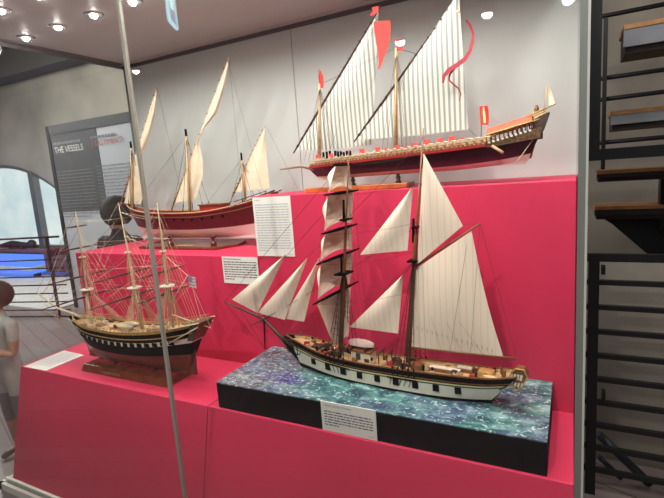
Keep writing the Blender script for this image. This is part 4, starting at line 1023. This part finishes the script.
a, b = at(590,161,3.3), at(590,150,3.3); MB().box(a.x-.02, 2.2, 3.26, 3.34, a.z, b.z).build('beam', BLKMET, stc)
poly = [at(594,213,4.0), at(612,224,4.0), at(652,258,4.0), at(664,264,4.0), at(720,300,4.0), at(760,200,4.0)]
MB().prism(poly, (0,.10,0)).build('stringer', BLKMET, stc)
q = at(660,175,4.0); MB().box(q.x, q.x+.5, 3.95, 4.05, at(660,214,4.0).z-.1, q.z).build('riser_plate', BLKMET, stc)

# ================================================================== PEOPLE
def person(name, label, joints, edges, regions, loc, hair, hairm, low=.12):
    """joints: name -> (x,y,z,r); skin-modified continuous body; regions: f(co)->material index"""
    root = thing(name, label, 'person', loc)
    ks = list(joints); idx = {k: i for i, k in enumerate(ks)}
    me = bpy.data.meshes.new('body'); me.from_pydata([joints[k][:3] for k in ks], [(idx[a], idx[b]) for a, b in edges], [])
    o = bpy.data.objects.new('body_base', me); COL.objects.link(o)
    md = o.modifiers.new('skin', 'SKIN'); md.use_smooth_shade = True
    if not me.skin_vertices: return root
    for i, k in enumerate(ks):
        r = joints[k][3]; me.skin_vertices[0].data[i].radius = r if isinstance(r, tuple) else (r, r)
        me.skin_vertices[0].data[i].use_root = (k == 'pelvis')
    sb_ = o.modifiers.new('sub', 'SUBSURF'); sb_.levels = 2; sb_.render_levels = 2
    dg = bpy.context.evaluated_depsgraph_get(); em = bpy.data.meshes.new_from_object(o.evaluated_get(dg))
    bpy.data.objects.remove(o)
    mats_, fn = regions
    for mm in mats_: em.materials.append(mm)
    for p in em.polygons: p.material_index = fn(p.center); p.use_smooth = True
    bo = bpy.data.objects.new('body', em); COL.objects.link(bo); bo.parent = root; ORG[bo.name] = V(loc)
    hc, hr = hair
    hm = MB(); P = []
    for i in range(9):
        a = -PI*low + (PI/2+PI*low)*i/8
        P.append([V(loc)+V(hc)+V((hr[0]*math.cos(a)*math.cos(2*PI*j/16), hr[1]*math.cos(a)*math.sin(2*PI*j/16), hr[2]*math.sin(a))) for j in range(16)])
    hm.grid(P, 0, True, True).build('hair', hairm, root)
    return root
def body_joints(h, armL, armR, lean=0, sh=.118):
    J = {'pelvis': (0,0,.52*h,(.085*h,.062*h)), 'belly': (0,lean*.3,.60*h,(.078*h,.058*h)), 'chest': (0,lean*.7,.72*h,(.088*h,.062*h)), 'neckb': (0,lean,.815*h,(.045*h,.04*h)), 'neck': (0,lean,.855*h,.030*h),
         'jaw': (0,lean-.012*h,.885*h,(.036*h,.042*h)), 'head': (0,lean-.004*h,.93*h,(.044*h,.054*h)), 'crown': (0,lean,.975*h,(.034*h,.042*h)), 'nose': (0,lean-.066*h,.915*h,.006*h)}
    E = [('pelvis','belly'),('belly','chest'),('chest','neckb'),('neckb','neck'),('neck','jaw'),('jaw','head'),('head','crown'),('head','nose')]
    for s, n in ((-1,'l'),(1,'r')):
        J['hip'+n] = (s*.055*h,0,.49*h,.052*h); J['knee'+n] = (s*.06*h,-.008*h,.28*h,.034*h); J['ank'+n] = (s*.062*h,.01*h,.045*h,.021*h); J['toe'+n] = (s*.068*h,-.085*h,.016*h,.018*h)
        E += [('pelvis','hip'+n),('hip'+n,'knee'+n),('knee'+n,'ank'+n),('ank'+n,'toe'+n)]
        el, wr, fd = armL if s < 0 else armR
        J['sho'+n] = (s*sh*h,lean,.80*h,.036*h); J['elb'+n] = (*el,.026*h); J['wri'+n] = (*wr,.017*h)
        w = V(wr); d = V(fd).normalized(); side = d.cross(V((0,0,1)));
        if side.length < .2: side = d.cross(V((1,0,0)))
        side.normalize(); pl = w + d*.045*h; J['palm'+n] = (*pl,(.020*h,.013*h))
        E += [('chest','sho'+n),('sho'+n,'elb'+n),('elb'+n,'wri'+n),('wri'+n,'palm'+n)]
        for f, (o_, L) in enumerate(((-.018,.040),(-.006,.048),(.006,.045),(.018,.035))):
            a = pl + d*.012*h + side*o_*h; b = pl + d*(.012+L)*h + side*o_*1.3*h - V((0,0,.008*h))
            J[f'f{f}a'+n] = (*a,.0062*h); J[f'f{f}b'+n] = (*b,.005*h); E += [('palm'+n,f'f{f}a'+n),(f'f{f}a'+n,f'f{f}b'+n)]
        th = w + d*.025*h - side*.03*h*s*-1; tt = w + d*.058*h - side*.042*h*s*-1
        J['tha'+n] = (*th,.007*h); J['thb'+n] = (*tt,.006*h); E += [('wri'+n,'tha'+n),('tha'+n,'thb'+n)]
    return J, E
SKIN = mat('skin', (.50,.26,.17), .55); DCLO = mat('dark_coat', (.035,.028,.03), .85, var=.2, scale=12); DTRO = mat('dark_trousers', (.03,.03,.04), .85); HAIR = mat('dark_hair', (.030,.022,.020), .7); BHAIR = mat('brown_hair', (.06,.03,.022), .7)
WSH = mat('white_shirt', (.45,.43,.40), .9, var=.08, scale=10); GSH = mat('grey_shorts', (.16,.16,.19), .9); SHOE = mat('dark_shoe', (.04,.035,.035), .7)
h = 1.56
J, E = body_joints(h, ((-.27,.02,.98),(-.28,-.10,.78),(0,-.3,-1)), ((.27,.02,.98),(.28,-.10,.78),(0,-.3,-1)), 0, .138)
person('person', 'person in dark clothes standing behind the left end of the case', J, E, ([DCLO, DTRO, SKIN, SHOE], lambda c: 3 if c.z < .06 else 1 if c.z < .78 and abs(c.x) < .20 else 2 if (c.z > .855*h and abs(c.x) < .12) or (abs(c.x) > .2 and c.z < .80) else 0), (-3.32, 2.58, 0), ((0,.012,.945*h), (.058*h*1.3,.070*h*1.25,.085*h)), HAIR, .30)
h = 1.13
J, E = body_joints(h, ((-.16,-.06,.66),(-.12,-.20,.74),(.2,-1,.5)), ((.135,-.02,.705),(.06,-.17,.79),(-.5,-1,.6)), 0)
person('person', 'small person in a white shirt and grey shorts beside the left glass', J, E, ([WSH, GSH, SKIN, SHOE], lambda c: 3 if c.z < .05 else 2 if c.z < .24 else 1 if c.z < .44 else 2 if (c.z > .85*h or (abs(c.x) > .115 and c.z < .80) or c.y < -.09) else 0), (-3.13, 1.50, 0), ((0,.010,.945*h), (.058*h*1.3,.070*h*1.25,.08*h)), BHAIR, .30)

# ================================================================== GALLERY LAMPS (behind the viewer, reflected in the glass)
def refl(px, py, D):
    """a point behind the viewer whose mirror image in the front pane is seen at this pixel"""
    d = ray(px, py); p = CAM + d*(D/d.y); return V((p.x, 2*YF-p.y, p.z))
LAMP = emis('gallery_lamp', (1, .97, .93), 120)
for px, py, lab in ((136,71,'round gallery spotlight mirrored beside the glass joint, leftmost reflection'), (400,42,'round gallery spotlight mirrored beside the galley masthead'), (487,14,'round gallery spotlight mirrored right of the striped sails'), (568,0,'round gallery spotlight mirrored at the top right of the glass')):
    p = refl(px, py, 4.6)
    t = thing('gallery_spotlight', lab, 'spotlight', p)
    MB().lathe(p, [(.05,0),(.06,.02),(.06,.16),(.03,.18)], 16).build('housing', BLACK, t)
    MB().ball(p, (.045,.045,.035), 14, 8).build('lamp', LAMP, t)
    MB().tube([p+V((0,0,.17)), (p.x, p.y, 4.9)], .012, 6).build('stem', BLACK, t)
p = refl(172, 15, 4.2)
ex = thing('exit_sign', 'hanging lit emergency sign mirrored in the glass at top left', 'sign', p)
SG = emis('sign_glow', (.35,.72,.85), 7)
MB().cbox(p+V((0,0,.12)), (.30,.012,.44), 0, 1.05).build('sign_face', emis('sign_dim', (.25,.50,.70), 3), ex)
ux = V((math.cos(1.05), math.sin(1.05), 0)); nn = V((-ux.y, ux.x, 0))
mb = MB()
for dx_, dz_, w_, h_ in ((-.15,.12,.03,.46),(.15,.12,.03,.46),(0,-.10,.32,.03),(0,.34,.32,.03)): mb.cbox(p+ux*dx_+V((0,0,dz_)), (w_,.03,h_), 0, 1.05)
mb.build('sign_frame', SG, ex)
MB().cbox(p+V((0,0,.16)), (.12,.03,.20), 0, 1.05).build('pictogram', emis('sign_mark', (.55,.9,.85), 8), ex)
MB().tube([(p.x,p.y,p.z+.34),(p.x,p.y,4.9)], .01, 6).build('hanger', BLACK, ex)

# ================================================================== LIGHT
def spot(loc, tgt, power, size=1.2, blend=.6, col=(1,.95,.88), rad=.03):
    l = bpy.data.lights.new('spot', 'SPOT'); l.energy = power; l.spot_size = size; l.spot_blend = blend; l.color = col; l.shadow_soft_size = rad
    o = bpy.data.objects.new('spot', l); COL.objects.link(o); o.location = loc
    o.rotation_euler = (V(tgt)-V(loc)).to_track_quat('-Z', 'Y').to_euler(); return o
def area(loc, tgt, power, sx_, sy, col=(1,.97,.93)):
    l = bpy.data.lights.new('area', 'AREA'); l.shape = 'RECTANGLE'; l.size = sx_; l.size_y = sy; l.energy = power; l.color = col
    o = bpy.data.objects.new('area', l); COL.objects.link(o); o.location = loc
    o.rotation_euler = (V(tgt)-V(loc)).to_track_quat('-Z', 'Y').to_euler(); return o
for x, y in dl:
    if y > 1.5: spot((x, y, ZC-.02), (x+.05, y+.05, 1), 4.6, 2.9, .5, rad=.02)
    else: spot((x, y, ZC-.02), (x+.12, y+.16, 1.2), 5.6, 2.8, .5, rad=.02)
# gallery spots on the track in front of the case
for x in (-2.6, -1.4, -.2): spot((x-.5, -1.2, 4.2), (x+.15, 1.62, 1.40), 190, .52, .9, rad=.06)
area((-1.4, -2.2, 4.4), (-1.4, 1.9, 1.6), 32, 4, 1.5)  # added soft fill for the case front, not one of the spots
# hall lights, with an added fill at right
area((-8, 3.0, 4.7), (-8, 4.2, 0), 300, 5, 3, (1, .96, .92))
area((1.3, .9, 4.6), (.8, 2.75, .5), 45, .8, .8)  # fill added to brighten the low wall, no lamp stands for it
area((1.6, 3.2, 4.6), (1.2, 3.8, 0), 11, 1.2, 1.0, (1, .85, .65))
w_ = bpy.data.worlds.new('world'); sc.world = w_; w_.use_nodes = True
w_.node_tree.nodes['Background'].inputs['Color'].default_value = (.75, .78, .85, 1); w_.node_tree.nodes['Background'].inputs['Strength'].default_value = .05
GROUPS = {'model_ship': 'model ships in the display case', 'ship_stand': 'wooden stands under the model ships', 'label_card': 'white label cards in the display case',
          'display_pedestal': 'sloping pink pedestals at the front of the case', 'display_box': 'tall pink boxes at the back of the case', 'gallery_spotlight': 'gallery spotlights facing the case', 'person': 'visitors beside the case'}
for o in sc.objects:
    if o.parent is None and 'label' in o.keys():
        k = o.name.split('.')[0]
        if k in GROUPS: o['group'] = GROUPS[k]
